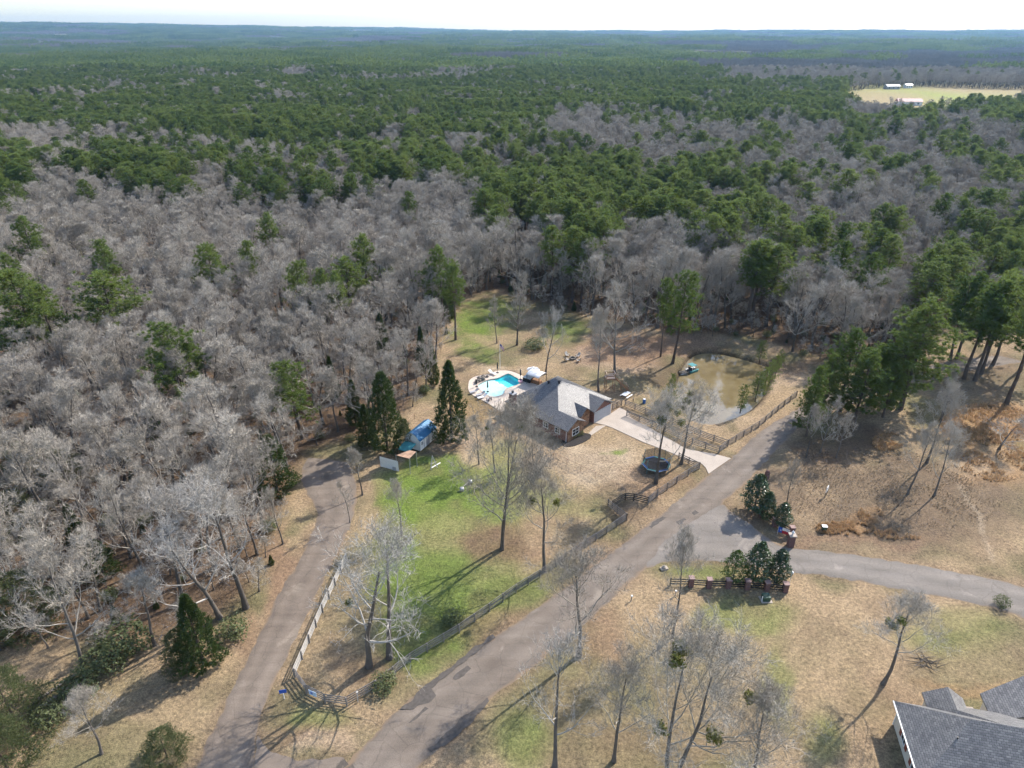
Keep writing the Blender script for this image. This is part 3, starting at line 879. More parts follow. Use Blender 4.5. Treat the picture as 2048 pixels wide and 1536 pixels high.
def cedar_tree(seed, h=9.0, R=2.2, n=1100, dens=9, cb=0.06, pw=0.75, bl=0.55):
    rg = np.random.default_rng(seed)
    tr = Soup(); cr = Soup()
    V, F = tube(np.array([[0, 0, -0.1], [0.03, 0, h * 0.4], [0, 0.04, h * 0.93]]), [h * 0.02, h * 0.012, 0.02], 6); tr.add(V, F)
    t = rg.uniform(0, 1, n) ** 1.25; a = rg.uniform(0, 6.28, n)
    lump = 1 + 0.22 * np.sin(a * 3 + t * 9 + seed) + 0.18 * np.sin(a * 5 - t * 17 + seed * 2) + 0.1 * np.sin(a * 9 + t * 31)
    r = R * (1 - t) ** pw * lump * np.minimum(1, 0.55 + t * 5) * rg.uniform(0.45, 1.0, n) ** 0.5
    z = h * (cb + (1 - cb) * t)
    c = np.stack([r * np.cos(a), r * np.sin(a), z - 0.10 * r], 1)
    ax = unit(np.stack([np.cos(a) * 0.8, np.sin(a) * 0.8, np.full(n, 0.75)], 1))
    V, F = blades(c, ax, dens, bl, bl * .17, 0.55, rg); cr.add(V, F)
    for k in range(14):
        tt = 0.1 + k / 20; aa = k * 2.4
        V, F = tube(np.array([[0, 0, h * tt], [math.cos(aa) * R * (1 - tt) * 0.7, math.sin(aa) * R * (1 - tt) * 0.7, h * (tt + 0.05)]]), [0.04, 0.01], 3); tr.add(V, F)
    return tr.arrays(), cr.arrays()

def magnolia_tree(seed, h=4.6, R=1.7, n=2300, size=0.26, pw=0.55, cb=0.12):
    rg = np.random.default_rng(seed)
    tr = Soup(); cr = Soup()
    V, F = tube(np.array([[0, 0, -0.1], [0.03, 0, h * 0.5], [0, 0, h * 0.9]]), [0.09, 0.06, 0.02], 6); tr.add(V, F)
    for k in range(16):
        tt = 0.12 + k / 22; aa = k * 2.4
        V, F = tube(np.array([[0, 0, h * tt], [math.cos(aa) * R * (1 - tt) * 0.8, math.sin(aa) * R * (1 - tt) * 0.8, h * (tt + 0.12)]]), [0.03, 0.008], 3); tr.add(V, F)
    t = rg.uniform(0, 1, n); a = rg.uniform(0, 6.28, n)
    lump = 1 + 0.16 * np.sin(a * 3 + t * 8 + seed) + 0.14 * np.sin(a * 5 - t * 13 + seed)
    r = R * (1 - t) ** pw * np.minimum(1, 0.5 + 2.2 * t) * lump * rg.uniform(0.3, 1.0, n) ** 0.45
    c = np.stack([r * np.cos(a), r * np.sin(a), h * (cb + (1 - cb) * t)], 1) + rg.normal(size=(n, 3)) * 0.06
    nr = unit(np.stack([np.cos(a), np.sin(a), np.full(n, 0.7)], 1) + rg.normal(size=(n, 3)) * 0.65)
    V, F = leaves(c, nr, size, rg); cr.add(V, F)
    return tr.arrays(), cr.arrays()

def bush(seed, R=1.0, hz=0.8, n=1200, size=0.14, shell=0.35):
    rg = np.random.default_rng(seed)
    tr = Soup(); cr = Soup()
    for k in range(9):
        aa = k * 2.4; q = 0.4 + 0.5 * ((k * 7) % 9) / 9
        V, F = tube(np.array([[0.05 * math.cos(aa), 0.05 * math.sin(aa), -0.05], [math.cos(aa) * R * q, math.sin(aa) * R * q, hz * (1.5 - q)]]), [0.025, 0.008], 3); tr.add(V, F)
    d = unit(rg.normal(size=(n, 3))); 
    lump = 1 + 0.13 * np.sin(d[:, 0] * 5 + seed) + 0.13 * np.sin(d[:, 1] * 6 + seed) + 0.08 * np.sin(d[:, 2] * 9)
    r = rg.uniform(1 - shell, 1.0, n) * lump
    c = d * r[:, None] * np.array([R, R, hz]) + np.array([0, 0, hz * 0.95]); c[:, 2] = np.maximum(c[:, 2], 0.03)
    V, F = leaves(c, unit(d + rg.normal(size=(n, 3)) * 0.6), size, rg, 0.6); cr.add(V, F)
    return tr.arrays(), cr.arrays()

def halves(name, arr, m0, m1):
    """(trunk mesh, crown mesh, both in one)"""
    (v0, f0), (v1, f1) = arr
    a = mesh_np(name + '_trunk', v0, f0, [m0], smooth=True); b_ = mesh_np(name + '_crown', v1, f1, [m1])
    j = mesh_np(name, np.concatenate([v0, v1]), np.concatenate([f0, f1 + len(v0)]), [m0, m1], mi=np.concatenate([np.zeros(len(f0)), np.ones(len(f1))]))
    return a, b_, j

BH, PH, CH = 16.0, 18.0, 9.0
bare_v = [halves('bare', bare_tree(100 + k, BH, (0.30, 0.38, 0.25, 0.42, 0.33)[k], (0.30, 0.26, 0.36, 0.24, 0.32)[k], (11, 5, 4), 2, 0.62, 0.013, tw=1.25), m_bark, m_twig) for k in range(5)]
yard_v = [halves('yard', bare_tree(200 + k, BH, (0.30, 0.36, 0.24, 0.45, 0.28)[k], (0.42, 0.36, 0.46, 0.30, 0.40)[k], (12, 6, 5), 3, 0.50, 0.0155, fork=(k == 2), tw=.85), m_bark, m_twig) for k in range(5)]
white_v = [halves('white', bare_tree(300 + k, BH, (0.34, 0.28)[k], (0.40, 0.38)[k], (12, 6, 5), 1, 0.45, 0.018, tw=1.1), m_bark, m_twig_white) for k in range(2)]
pine_v = [halves('pine', pine_tree(400 + k, PH, (0.40, 0.48, 0.36, 0.5)[k], (4.3, 3.9, 4.7, 3.6)[k], 78, 30), m_pbark, m_needle) for k in range(4)]
ypine_v = [halves('youngpine', pine_tree(450 + k, PH, (0.12, 0.2)[k], (4.8, 5.6)[k], 70, 22), m_pbark, m_needle) for k in range(2)]
fpine_v = [halves('fullpine', pine_tree(470 + k, PH, (0.10, 0.20)[k], (4.6, 5.0)[k], 130, 28), m_pbark, m_needle) for k in range(2)]
cedar_v = [halves('cedar', cedar_tree(500 + k, CH, (2.3, 1.9, 2.6)[k], 1900, 9, 0.05, (0.75, 0.85, 0.6)[k], .42), m_pbark, m_cedar) for k in range(3)]
magn_v = [halves('magnolia', magnolia_tree(550 + k, 4.6, (1.7, 1.5)[k]), m_pbark, m_magn) for k in range(2)]
m_magn_light = foliage('magnolia_leaves_light', (0.045, 0.085, 0.012), (0.09, 0.14, 0.025), 0.35, 0.2, 0.5)
magn_v.append(halves('lightleaf', magnolia_tree(552, 4.6, 2.0, 2000, 0.24), m_pbark, m_magn_light))
bush_v = [halves('bush', bush(600 + k, 1.0, 0.85, 1100, 0.15, (0.5, 0.25)[k]), m_bark, m_bush) for k in range(2)]
evbush_v = [halves('evbush', cedar_tree(620 + k, CH, 4.2, 3600, 7, 0.02, 0.42, .36), m_pbark, m_bush) for k in range(2)]
mist_me = []
for k in range(2):
    (v0, f0), (v1, f1) = bush(650 + k, 0.5, 0.45, 420, 0.2, 1.0)
    mist_me.append(mesh_np('mistletoe', v1, f1, [m_mist]))

def plant(name, v, X, Y, h, base_h, label, cat, group=None, rz=None, wide=1.0, z=0.0, mist=0, seed=0):
    rr = random.Random(hash((round(X, 2), round(Y, 2), seed)) & 0xffff)
    rz = rr.uniform(0, 6.28) if rz is None else rz
    s = h / base_h
    o = thing(name, label, cat, (X, Y, z), rz, group)
    o.scale = (s * wide, s * wide, s)
    link('trunk', v[0], o); link('crown', v[1], o)
    if mist:
        # clumps sit on real branch points of the crown
        me = v[1]; n = len(me.vertices)
        got = 0; tries = 0
        while got < mist and tries < 400:
            tries += 1
            co = me.vertices[rr.randrange(n)].co
            if base_h * 0.85 > co.z > base_h * 0.42 and 0.8 < math.hypot(co.x, co.y) < 2.6:
                q = link('mistletoe', mist_me[got % 2], o)
                k = rr.uniform(0.7, 1.5)
                q.location = (co.x, co.y, co.z - 0.3 * k); q.scale = (k, k, k)
                got += 1
    return o
# ------------------------------------------------------------------ single trees one can point to
def put(kind, base, top, label, v, wide=1.0, mist=0, dz=0.0, rz=None):
    X, Y, h = T(base[0], base[1], top)
    src, bh, name, cat = dict(yard=(yard_v, BH, 'bare_tree', 'tree'), bare=(bare_v, BH, 'bare_tree', 'tree'), white=(white_v, BH, 'bare_tree', 'tree'), pine=(pine_v, PH, 'pine_tree', 'tree'),
                              ypine=(ypine_v, PH, 'pine_tree', 'tree'), fpine=(fpine_v, PH, 'pine_tree', 'tree'), cedar=(cedar_v, CH, 'cedar_tree', 'tree'), magn=(magn_v, 4.6, 'magnolia_tree', 'tree'),
                              evbush=(evbush_v, CH, 'evergreen_bush', 'bush'), bush=(bush_v, 1.8, 'shrub', 'shrub'))[kind]
    placed.append((X, Y, kind))
    return plant(name, src[v % len(src)], X, Y, h, bh, label, cat, None, rz, wide, dz, mist)
placed = []
# foreground and road side
put('yard', (1345, 1276), 1062, 'slender bare tree beside the brick pillar fence, its trunk shadow across the lawn', 3, .62)
put('yard', (1158, 1312), 1092, 'spreading bare tree on the right verge of the road, below the lawn fence', 0, 1.05)
put('white', (1110, 1535), 1290, 'pale branched bare tree at the bottom edge, leftmost of the foreground lawn trees', 0, .8)
put('yard', (1228, 1522), 1292, 'thin bare tree in the foreground lawn between two larger bare trees', 1, .8)
put('yard', (1340, 1575), 1282, 'large bare tree with mistletoe clumps at the bottom centre of the foreground', 2, 1.0, 5)
put('yard', (1492, 1600), 1390, 'bare many-branched tree at the bottom edge, rightmost of the foreground lawn trees', 4, 1.0, 3)
put('yard', (1766, 1368), 1198, 'bare tree with mistletoe on the lawn left of the nearest house', 4, 1.1, 4)
put('white', (738, 1332), 1038, 'big pale bare tree inside the fence corner, left one of two', 1, .95, 1)
put('white', (779, 1316), 1052, 'big pale bare tree inside the fence corner, right one of two', 0, 1.0)
put('yard', (1004, 1098), 798, 'tallest bare tree in the middle of the green lot, forked trunk', 2, .8, 1)
put('yard', (1089, 1142), 918, 'bare tree by the lawn fence, right of the tallest forked lawn tree', 1, .85, 2)
put('yard', (804, 1072), 962, 'vine-wrapped short bare tree on the green lot near the lane fence', 3, .8)
put('yard', (1066, 925), 812, 'slim bare tree in front of the brick house wall', 3, .5)
put('yard', (990, 945), 838, 'many-stemmed bare tree left of the brick house, behind the wire fence', 3, .8, 1)
put('yard', (958, 928), 830, 'small bare tree between the big cedar and the brick house', 1, .8)
put('yard', (1312, 966), 778, 'bare tree with mistletoe standing next to the trampoline', 0, 1.0, 6)
put('yard', (1362, 928), 768, 'bare tree with mistletoe at the driveway fence gate', 1, 1.0, 6)
put('bare', (994, 686), 588, 'bare tree on the back lawn, left of a pair', 3, .8)
put('bare', (1034, 690), 538, 'bare tree on the back lawn, larger one of a pair, brush at its foot', 0, .9)
put('white', (1091, 748), 606, 'pale bare tree standing behind the house roof peak', 1, .62)
put('yard', (1197, 783), 616, 'tall bare tree with bare trunk between house roof and wooden platform', 4, .66)
put('bare', (1229, 746), 560, 'wide bare tree just behind the wooden platform', 2, 1.0)
put('pine', (1321, 713), 560, 'slim pine on the bank left of the pond, thinner of two', 3, .7)
put('pine', (1345, 727), 545, 'tall pine on the bank left of the pond with a straight trunk', 2, .95)
# small pines round the pond
for i, (b_, t_, l_) in enumerate([((1480, 826), 770, 'small pine at the near right bank of the pond'), ((1510, 803), 745, 'young pine on the right pond bank, in the dense clump'),
        ((1526, 790), 735, 'young pine on the right pond bank, nearest the fence track'), ((1538, 772), 722, 'young pine at the top of the pond-bank clump'), ((1340, 806), 748, 'bushy young pine at the left end of the pond'),
        ((1518, 727), 682, 'young pine on the far bank of the pond, left of two'), ((1558, 738), 700, 'young pine on the far bank of the pond, right of two'), ((1550, 755), 712, 'young pine at the far right corner of the pond')]):
    put('ypine', b_, t_, l_, i, 1.05)
# right side, pines and bare trees at the street field
for i, (b_, t_, l_, w) in enumerate([((1680, 822), 662, 'tall pine right of the road end, left of two big ones', 1.0), ((1800, 818), 608, 'tallest pine at the edge of the brown field', 1.1), ((1612, 872), 738, 'ragged pine leaning over the road end', .8),
        ((1735, 812), 690, 'dense pine filling the gap between the two big field pines', 1.0), ((1640, 840), 712, 'slim pine behind the ragged road-end pine', .9), ((1765, 835), 730, 'short dark pine under the tallest field pine', 1.1),
        ((1900, 722), 560, 'pine trunk stand on the right, leftmost trunk', .9), ((1912, 718), 548, 'pine trunk stand on the right, second trunk', .9), ((1928, 758), 572, 'right pine stand, nearest trunk on its left', 1.0),
        ((1950, 762), 566, 'pine trunk stand on the right, nearest right trunk', 1.0), ((1962, 748), 558, 'pine trunk stand on the right, thin inner trunk', .9), ((2012, 810), 590, 'leaning pine at the right edge over the orange grass', 1.0),
        ((1985, 730), 560, 'pine trunk stand on the right, hindmost trunk', 1.0), ((2040, 742), 566, 'pine at the right picture edge behind the leaning one', 1.0), ((1975, 700), 540, 'pine in the right stand half hidden by the others', 1.)]):
    put('fpine' if i in (0, 1, 2, 3, 4, 5) else 'pine', b_, t_, l_, i, w * (1.22 if i < 6 else 1.15))
put('fpine', (1706, 850), 705, 'bushy pine between the field pines and the road', 1, 1.2)
put('fpine', (1782, 800), 640, 'pine just behind the tallest field pine', 0, 1.1)
put('yard', (1815, 988), 846, 'leftmost of three bare trees in the brown field', 3, .8)
put('yard', (1868, 992), 852, 'rightmost of three bare trees in the brown field, long shadow', 0, .8)
put('yard', (1853, 926), 770, 'hindmost of three bare trees in the brown field', 1, .85)
put('bare', (1572, 1012), 912, 'small bare tree behind the upper magnolias', 0, .8)
put('bare', (1640, 905), 800, 'tangled bare tree by the road opposite the driveway', 2, .9)
put('yard', (1612, 915), 812, 'vine-hung bare tree at the road edge opposite the driveway', 4, .7)
put('bare', (1672, 915), 830, 'low tangled bare tree in the shade right of the road', 4, 1.0)
put('bare', (1880, 840), 740, 'bare tree in front of the right pine stand', 1, .9)
# left side along the lane
put('white', (492, 1216), 958, 'big pale bare tree on the left bank of the lane', 0, 1.0)
put('bare', (287, 1142), 930, 'bare tree in the left wood with a clear trunk, above the round hedge', 0, 1.0)
put('bare', (166, 1330), 1100, 'bare tree on the left lawn beside the stone edging', 2, 1.0)
put('yard', (203, 1508), 1392, 'small bare tree with a pale trunk at the lower left lawn', 4, 1.1)
put('white', (520, 1020), 905, 'pale bare tree beside the leaning cedar at the lane bend', 1, .9)
put('white', (205, 1020), 905, 'pale bare tree standing in the left wood, white upper twigs', 1, 1.0)
put('white', (440, 1236), 1020, 'pale bare tree on the lane bank, left of the biggest one', 1, 1.0)
put('white', (368, 1205), 985, 'pale bare tree in the left wood above the upright cedar', 0, 1.0)
put('bare', (430, 1135), 930, 'grey bare tree behind the biggest lane bank tree', 2, 1.3)
put('bare', (566, 1088), 965, 'grey bare tree leaning out of the bank at the lane bend', 0, .9)
put('bare', (310, 1290), 1130, 'thin bare tree between the clipped hedge and the upright cedar', 1, 1.2)
put('bush', (470, 1270), 1240, 'brushy shrub on the lane bank below the biggest pale tree', 0, 1.5)
put('bare', (725, 990), 895, 'tangled bare tree between lane and white screen', 1, 1.1)
put('bare', (700, 1045), 960, 'bare sapling leaning over the lane fence', 2, .7)
# cedars and evergreens
put('cedar', (904, 882), 724, 'big dark cedar with a conical crown right of the blue-roofed shed', 0, .8)
put('cedar', (775, 898), 746, 'big dark cedar left of the blue-roofed shed', 2, .8)
put('cedar', (735, 890), 810, 'lower dark cedar at the forest edge behind the white screen', 0, .9)
put('evbush', (812, 897), 838, 'dark bushy cedar pressed against the shed end', 0, .5)
put('cedar', (556, 985), 872, 'leaning yellowish cedar above the lane bend', 2, 1.05)
put('cedar', (408, 1330), 1192, 'dense upright cedar on the left bank, taller of a pair', 0, .95)
put('evbush', (368, 1335), 1262, 'broad dark evergreen bush beside the upright left cedar', 1, .8)
put('cedar', (162, 1095), 1010, 'dark cedar inside the left wood', 1, 1.0)
put('cedar', (208, 1150), 1080, 'small bushy cedar below the dark cedar in the left wood', 2, 1.3)
put('cedar', (322, 890), 815, 'olive cedar in the bare wood on the left', 0, .8)
put('cedar', (668, 800), 715, 'slim cedar at the wood edge above the big cedars', 1, .8)
put('cedar', (712, 850), 760, 'cedar standing just behind the big left shed cedar', 1, .9)
put('cedar', (765, 705), 625, 'pointed cedar in the bare wood left of the back lawn', 1, .9)
put('cedar', (845, 745), 655, 'slim cedar on the wood edge, upper of a leaning row', 1, .7)
put('cedar', (868, 770), 690, 'slim cedar on the wood edge, lower of a leaning row', 1, .7)
put('cedar', (895, 640), 555, 'pointed cedar where the wood meets the back lawn', 1, .9)
put('cedar', (865, 625), 540, 'bright pointed cedar behind the wood edge at the back lawn', 0, .8)
put('evbush', (70, 950), 885, 'wide evergreen thicket at the left edge of the wood', 0, 1.7)
put('evbush', (130, 960), 900, 'evergreen thicket right of the wide left one', 1, 1.4)
put('evbush', (30, 1440), 1345, 'olive evergreen mass at the lower left corner', 1, 1.0)
put('evbush', (15, 1536), 1440, 'yellowish evergreen mass at the bottom left corner', 0, 1.0)
put('evbush', (335, 1515), 1462, 'olive shrub mass on the left lawn near the lane', 0, 1.2)
put('evbush', (60, 1250), 1150, 'grey-green shrub mass at the left edge', 1, 1.2)
put('evbush', (40, 1060), 985, 'grey-green shrub thicket at the left edge of the wood', 1, 1.5)
put('bush', (255, 1298), 1252, 'clipped round hedge on the left lawn', 1, 1.5)
put('bush', (215, 1330), 1296, 'low hedge piece left of the clipped round hedge', 1, 1.7)
put('bush', (160, 1388), 1352, 'low dark shrub beside the left lawn edging', 0, 1.6)
put('bush', (102, 1448), 1415, 'round clipped shrub at the lower left', 1, 1.2)
put('bare', (1998, 898), 838, 'low dark twiggy thicket in the orange grass', 2, 2.6)
put('bush', (1070, 697), 676, 'brush at the foot of the back-lawn tree', 0, 2.0)
put('bush', (2002, 1212), 1192, 'small clipped shrub at the side street', 1, 1.0)
put('bush', (905, 1245), 1222, 'brown brush against the lawn fence', 0, 1.6)
put('bush', (770, 1375), 1350, 'scrub at the foot of the corner fence', 0, 1.5)
# magnolias
for b_, t_, v_, l_, w in [((1466, 1160), 1102, 2, 'light green magnolia behind the pillar fence, left of three', 1.0), ((1510, 1160), 1086, 0, 'middle and tallest magnolia behind the pillar fence', 1.05), ((1553, 1163), 1100, 1, 'right magnolia behind the pillar fence', 1.05),
                          ((1508, 1022), 950, 0, 'largest magnolia by the side street junction, upper left of three', 1.1), ((1531, 1040), 985, 1, 'middle magnolia of the upper three at the junction', 1.0), ((1562, 1052), 1006, 1, 'right magnolia of the upper three, beside the flag', 1.2)]:
    put('magn', b_, t_, l_, v_, w)

# pines standing alone in the bare wood on the left: given by crown top and height
for i, (cx, cyy, h, w) in enumerate([(40, 436, 19, .9), (200, 482, 18, .9), (415, 488, 19, .9), (490, 484, 18, .7), (725, 474, 20, .9), (690, 516, 18, .9), (585, 528, 18, .8), (22, 545, 21, 1.3), (70, 575, 19, 1.0), (200, 546, 20, 1.25), (340, 652, 19, 1.0),
        (370, 690, 15, .9), (640, 540, 17, .7), (668, 545, 17, .7), (880, 500, 19, .8), (905, 530, 18, .8), (10, 510, 17, .8), (532, 428, 18, .8), (580, 724, 15, 1.0), (1150, 455, 20, 1.), (1170, 470, 19, 1.), (15, 640, 14, .9), (1095, 405, 20, 1.), (815, 385, 18, .7)]):
    X, Y = P(cx, cyy, h); placed.append((X, Y, 'pine'))
    side = 'at the left picture edge' if cx < 80 else ('at the left of the wood' if cx < 300 else ('in the middle of the wood' if cx < 700 else 'near the back lawn'))
    plant('pine_tree', pine_v[i % 4], X, Y, h, PH, 'lone pine above the bare wood, ' + side, 'tree', 'lone pines in the bare wood ' + side, None, w * 1.25)

# ------------------------------------------------------------------ woodland
PINE_MAP = {  # photograph row: (right end of stretch, share of pines in tenths)
    112: [(110, 5), (520, 1), (600, 6), (640, 3), (1480, 8), (1600, 3), (2048, 6)],
    144: [(60, 6), (560, 8), (620, 2), (860, 8), (960, 3), (1450, 9), (2048, 1)],
    176: [(200, 9), (260, 3), (1500, 9), (1640, 5), (1700, 9), (2048, 1)],
    208: [(520, 9), (560, 5), (1380, 9), (1470, 5), (1700, 9), (1860, 1), (2048, 6)],
    240: [(640, 9), (720, 5), (1100, 8), (1400, 2), (1640, 8), (1800, 5), (1870, 9), (1960, 2), (2048, 9)],
    272: [(140, 2), (180, 8), (300, 4), (760, 9), (820, 4), (1090, 9), (1300, 2), (1500, 3), (1560, 6), (1700, 3), (1780, 9), (1850, 3), (1950, 7), (2048, 1)],
    304: [(60, 6), (190, 3), (480, 8), (620, 3), (1050, 8), (1180, 6), (1300, 5), (1500, 4), (1560, 8), (1640, 2), (1750, 8), (1900, 2), (1990, 5), (2048, 3)],
    336: [(100, 9), (230, 6), (520, 9), (600, 6), (1280, 9), (1350, 4), (1480, 9), (1760, 3), (1850, 7), (1960, 2), (2048, 9)],
    368: [(50, 7), (250, 1), (400, 8), (460, 4), (740, 8), (960, 4), (1330, 9), (1600, 8), (1800, 4), (1950, 3), (2048, 9)],
    400: [(900, 0), (980, 4), (1250, 9), (1560, 8), (1750, 1), (1900, 2), (2048, 3)],
    432: [(960, 0), (1240, 7), (1400, 6), (1560, 9), (1860, 2), (1960, 5), (2048, 4)],
    464: [(1080, 0), (1220, 5), (1390, 1), (1560, 8), (1800, 5), (1900, 1), (2048, 8)],
    496: [(1110, 0), (1200, 6), (1480, 0), (1800, 8), (1880, 0), (2048, 9)],
    528: [(1480, 0), (1760, 8), (1850, 0), (2048, 9)],
    560: [(1480, 0), (1760, 5), (1830, 0), (2048, 9)],
    592: [(1820, 0), (2048, 9)], 624: [(1870, 0), (2048, 8)], 656: [(2048, 0)]}
rows = sorted(PINE_MAP)
grid = np.zeros((len(rows), 256))
for k, r_ in enumerate(rows):
    a = 0
    for e, v in PINE_MAP[r_]:
        grid[k, a // 8:max(e // 8, a // 8)] = v / 10; a = e
def pine_share(X, Y):
    px, py = Q(X, Y, 13.0)
    px = px + (fbm(X / 25, Y / 25, 77, 3) - .5) * 50; py = py + (fbm(X / 25 + 40, Y / 25, 78, 3) - .5) * 24
    c = np.clip((px / 8).astype(int), 0, 255); rr = np.clip(np.round((py - 112) / 32).astype(int), 0, len(rows) - 1)
    g = grid[rr, c]
    out_ = (px < 0) | (px > 2048) | (py < 100)
    g = np.where(g < .45, g * .35, g)
    return np.where(out_, np.where(py > 420, np.where(px < 0, 0.05, 0.5), S(.42, .56, fbm(X / 160, Y / 160, 79, 3)) * 0.85 + 0.06), g)

def scatter(y0, y1, cell, seed):
    rg = np.random.default_rng(seed)
    hw = 0.80 * y1 + 60
    xs, ys = np.meshgrid(np.arange(-hw, hw, cell), np.arange(y0, y1, cell))
    X = xs.ravel() + rg.uniform(-.48, .48, xs.size) * cell; Y = ys.ravel() + rg.uniform(-.48, .48, xs.size) * cell
    k = np.abs(X) < 0.86 * (Y * CT + CAM_H * ST) + 12
    X, Y = X[k], Y[k]
    k = inside(forest_poly, X, Y)
    for f in FIELDS:
        k &= ~inside(f, X, Y) | ((rg.uniform(0, 1, len(X)) < .07) & (Y < 620))
    X, Y = X[k], Y[k]
    nr = (Y < 260)
    bad = np.zeros(len(X), bool)
    for r in ROADS:
        bad |= nr & (inside(r, X, Y) | (seg_dist(r, X, Y) < 2.2))
    hx = np.array([(a, b_) for a, b_, _ in placed])
    for a, b_ in hx:
        bad |= np.hypot(X - a, Y - b_) < 2.6
    return X[~bad], Y[~bad], rg

SETS = []
X1, Y1, rg = scatter(20, 330, 5.5, 1)
X2, Y2, _ = scatter(330, 620, 6.0, 2)
X3, Y3, _ = scatter(620, 1150, 7.2, 3)
WX = np.concatenate([X1, X2, X3]); WY = np.concatenate([Y1, Y2, Y3])
share = pine_share(WX, WY)
share = np.clip(share * (0.34 + 0.62 * S(.38, .50, fbm(WX / 38, WY / 38, 83, 3))), 0, 1)
isp = rg.uniform(0, 1, len(WX)) < share
# thin out pines a little (their crowns are wide)
keep = np.where(isp, rg.uniform(0, 1, len(WX)) < 0.80, True)
# the pond lies open to the sun: no crowns close up on its sunny side
for r_ in (5, 9, 13, 17):
    hit = inside(pond_w, WX - .755 * r_, WY - .656 * r_)
    keep &= ~(hit & (isp | (rg.uniform(0, 1, len(WX)) < .3)))
WX, WY, isp = WX[keep], WY[keep], isp[keep]
wpx_, wpy_ = Q(WX, WY, 0.0)
vis = (wpx_ > -120) & (wpx_ < 2170) & (wpy_ < 1700)
sz = np.clip(fbm(WX / 60, WY / 60, 88, 3), .2, .8)
HB = 9.0 + 12 * sz * rg.uniform(.6, 1.2, len(WX)); HP = 13.5 + 9 * sz * rg.uniform(.85, 1.12, len(WX))
HP = np.where(WY > 620, HP * 1.0, HP)
# edge trees and the near left wood are lower
HB = np.where((WY < 150) & (WX < 0), HB * 0.86, HB)
dist = np.hypot(WX, WY)
HB = HB + 0.8 * S(180, 320, dist)
def region(px, py):
    if py > 880:
        return 'left of the lane'
    if px < 640:
        return 'on the left of the picture'
    if px < 1000:
        return 'left of the back lawn'
    if px < 1330:
        return 'behind the back lawn'
    if px < 1750:
        return 'behind the pond'
    return 'on the right of the picture'
n_b = sum(1 for p in placed if p[2] in ('bare', 'yard', 'white')); n_p = sum(1 for p in placed if 'pine' in p[2])
solo = np.zeros(len(WX), bool)
for flag, quota in ((~isp, 300 - n_b), (isp, 300 - n_p)):
    idx = np.where(flag & vis)[0]
    solo[idx[np.argsort(dist[idx])[:quota]]] = True
low = (WY < P(300, 1060)[1]) & (WX < 0) & (rg.uniform(0, 1, len(WX)) < .35)
HB = np.where((WY < P(300, 1060)[1]) & (WX < 0), HB * .8, HB)
for i in np.where(solo)[0]:
    w = region(wpx_[i], wpy_[i])
    if isp[i]:
        plant('pine_tree', pine_v[i % 4], WX[i], WY[i], HP[i], PH, 'green pine crown in the forest ' + w, 'tree', 'forest pines ' + w, None, rg.uniform(1.1, 1.5))
    else:
        plant('bare_tree', bare_v[i % 5], WX[i], WY[i], HB[i], BH, 'leafless grey tree in the bare wood ' + w, 'tree', 'bare wood trees ' + w, None, rg.uniform(1.1, 1.5))

def instancer(name, src, pts, rot, scl, idx, label, cat):
    """woodland that reads as one mass: one object that sets a tree on each of its points"""
    lib = bpy.data.collections.new(name + '_kinds')
    for k, me in enumerate(src):
        lib.objects.link(bpy.data.objects.new('%s_kind_%02d' % (name, k), me))
    me = bpy.data.meshes.new(name)
    n = len(pts)
    me.vertices.add(n); me.vertices.foreach_set('co', np.asarray(pts, np.float32).ravel())
    for nm, ty, dat in (('rot', 'FLOAT_VECTOR', rot), ('scl', 'FLOAT_VECTOR', scl)):
        a = me.attributes.new(nm, ty, 'POINT'); a.data.foreach_set('vector', np.asarray(dat, np.float32).ravel())
    a = me.attributes.new('idx', 'INT', 'POINT'); a.data.foreach_set('value', np.asarray(idx, np.int32))
    o = link(name, me)
    o['kind'] = 'stuff'; tag(o, label, cat)
    ng = bpy.data.node_groups.new(name, 'GeometryNodeTree')
    ng.interface.new_socket('Geometry', in_out='INPUT', socket_type='NodeSocketGeometry')
    ng.interface.new_socket('Geometry', in_out='OUTPUT', socket_type='NodeSocketGeometry')
    gi = ng.nodes.new('NodeGroupInput'); go = ng.nodes.new('NodeGroupOutput')
    ci = ng.nodes.new('GeometryNodeCollectionInfo'); ci.inputs['Collection'].default_value = lib
    ci.inputs['Separate Children'].default_value = True; ci.inputs['Reset Children'].default_value = True
    ip = ng.nodes.new('GeometryNodeInstanceOnPoints'); ip.inputs['Pick Instance'].default_value = True
    def attr(nm, ty):
        q = ng.nodes.new('GeometryNodeInputNamedAttribute'); q.data_type = ty; q.inputs['Name'].default_value = nm
        return q.outputs['Attribute']
    L = ng.links.new
    L(gi.outputs[0], ip.inputs['Points']); L(ci.outputs[0], ip.inputs['Instance'])
    L(attr('idx', 'INT'), ip.inputs['Instance Index']); L(attr('rot', 'FLOAT_VECTOR'), ip.inputs['Rotation']); L(attr('scl', 'FLOAT_VECTOR'), ip.inputs['Scale'])
    L(ip.outputs[0], go.inputs[0])
    md = o.modifiers.new('trees', 'NODES'); md.node_group = ng
    return o

rest = ~solo
def mass(name, flag, src, H, bh, label):
    i = np.where(flag & rest)[0]; n = len(i)
    z = terrain(WX[i], WY[i])
    s = H[i] / bh; w = s * rg.uniform(1.1, 1.55, n)
    rot = np.zeros((n, 3)); rot[:, 2] = rg.uniform(0, 6.28, n)
    instancer(name, [v[2] for v in src], np.stack([WX[i], WY[i], z - 0.05], 1), rot, np.stack([w, w, s], 1), rg.integers(0, len(src), n), label, 'forest')
mass('bare_woodland', ~isp, bare_v, HB, BH, 'grey leafless woodland stretching between the pine belts')
mass('pine_forest', isp, pine_v, HP, PH, 'green pine forest covering the land behind the bare wood')

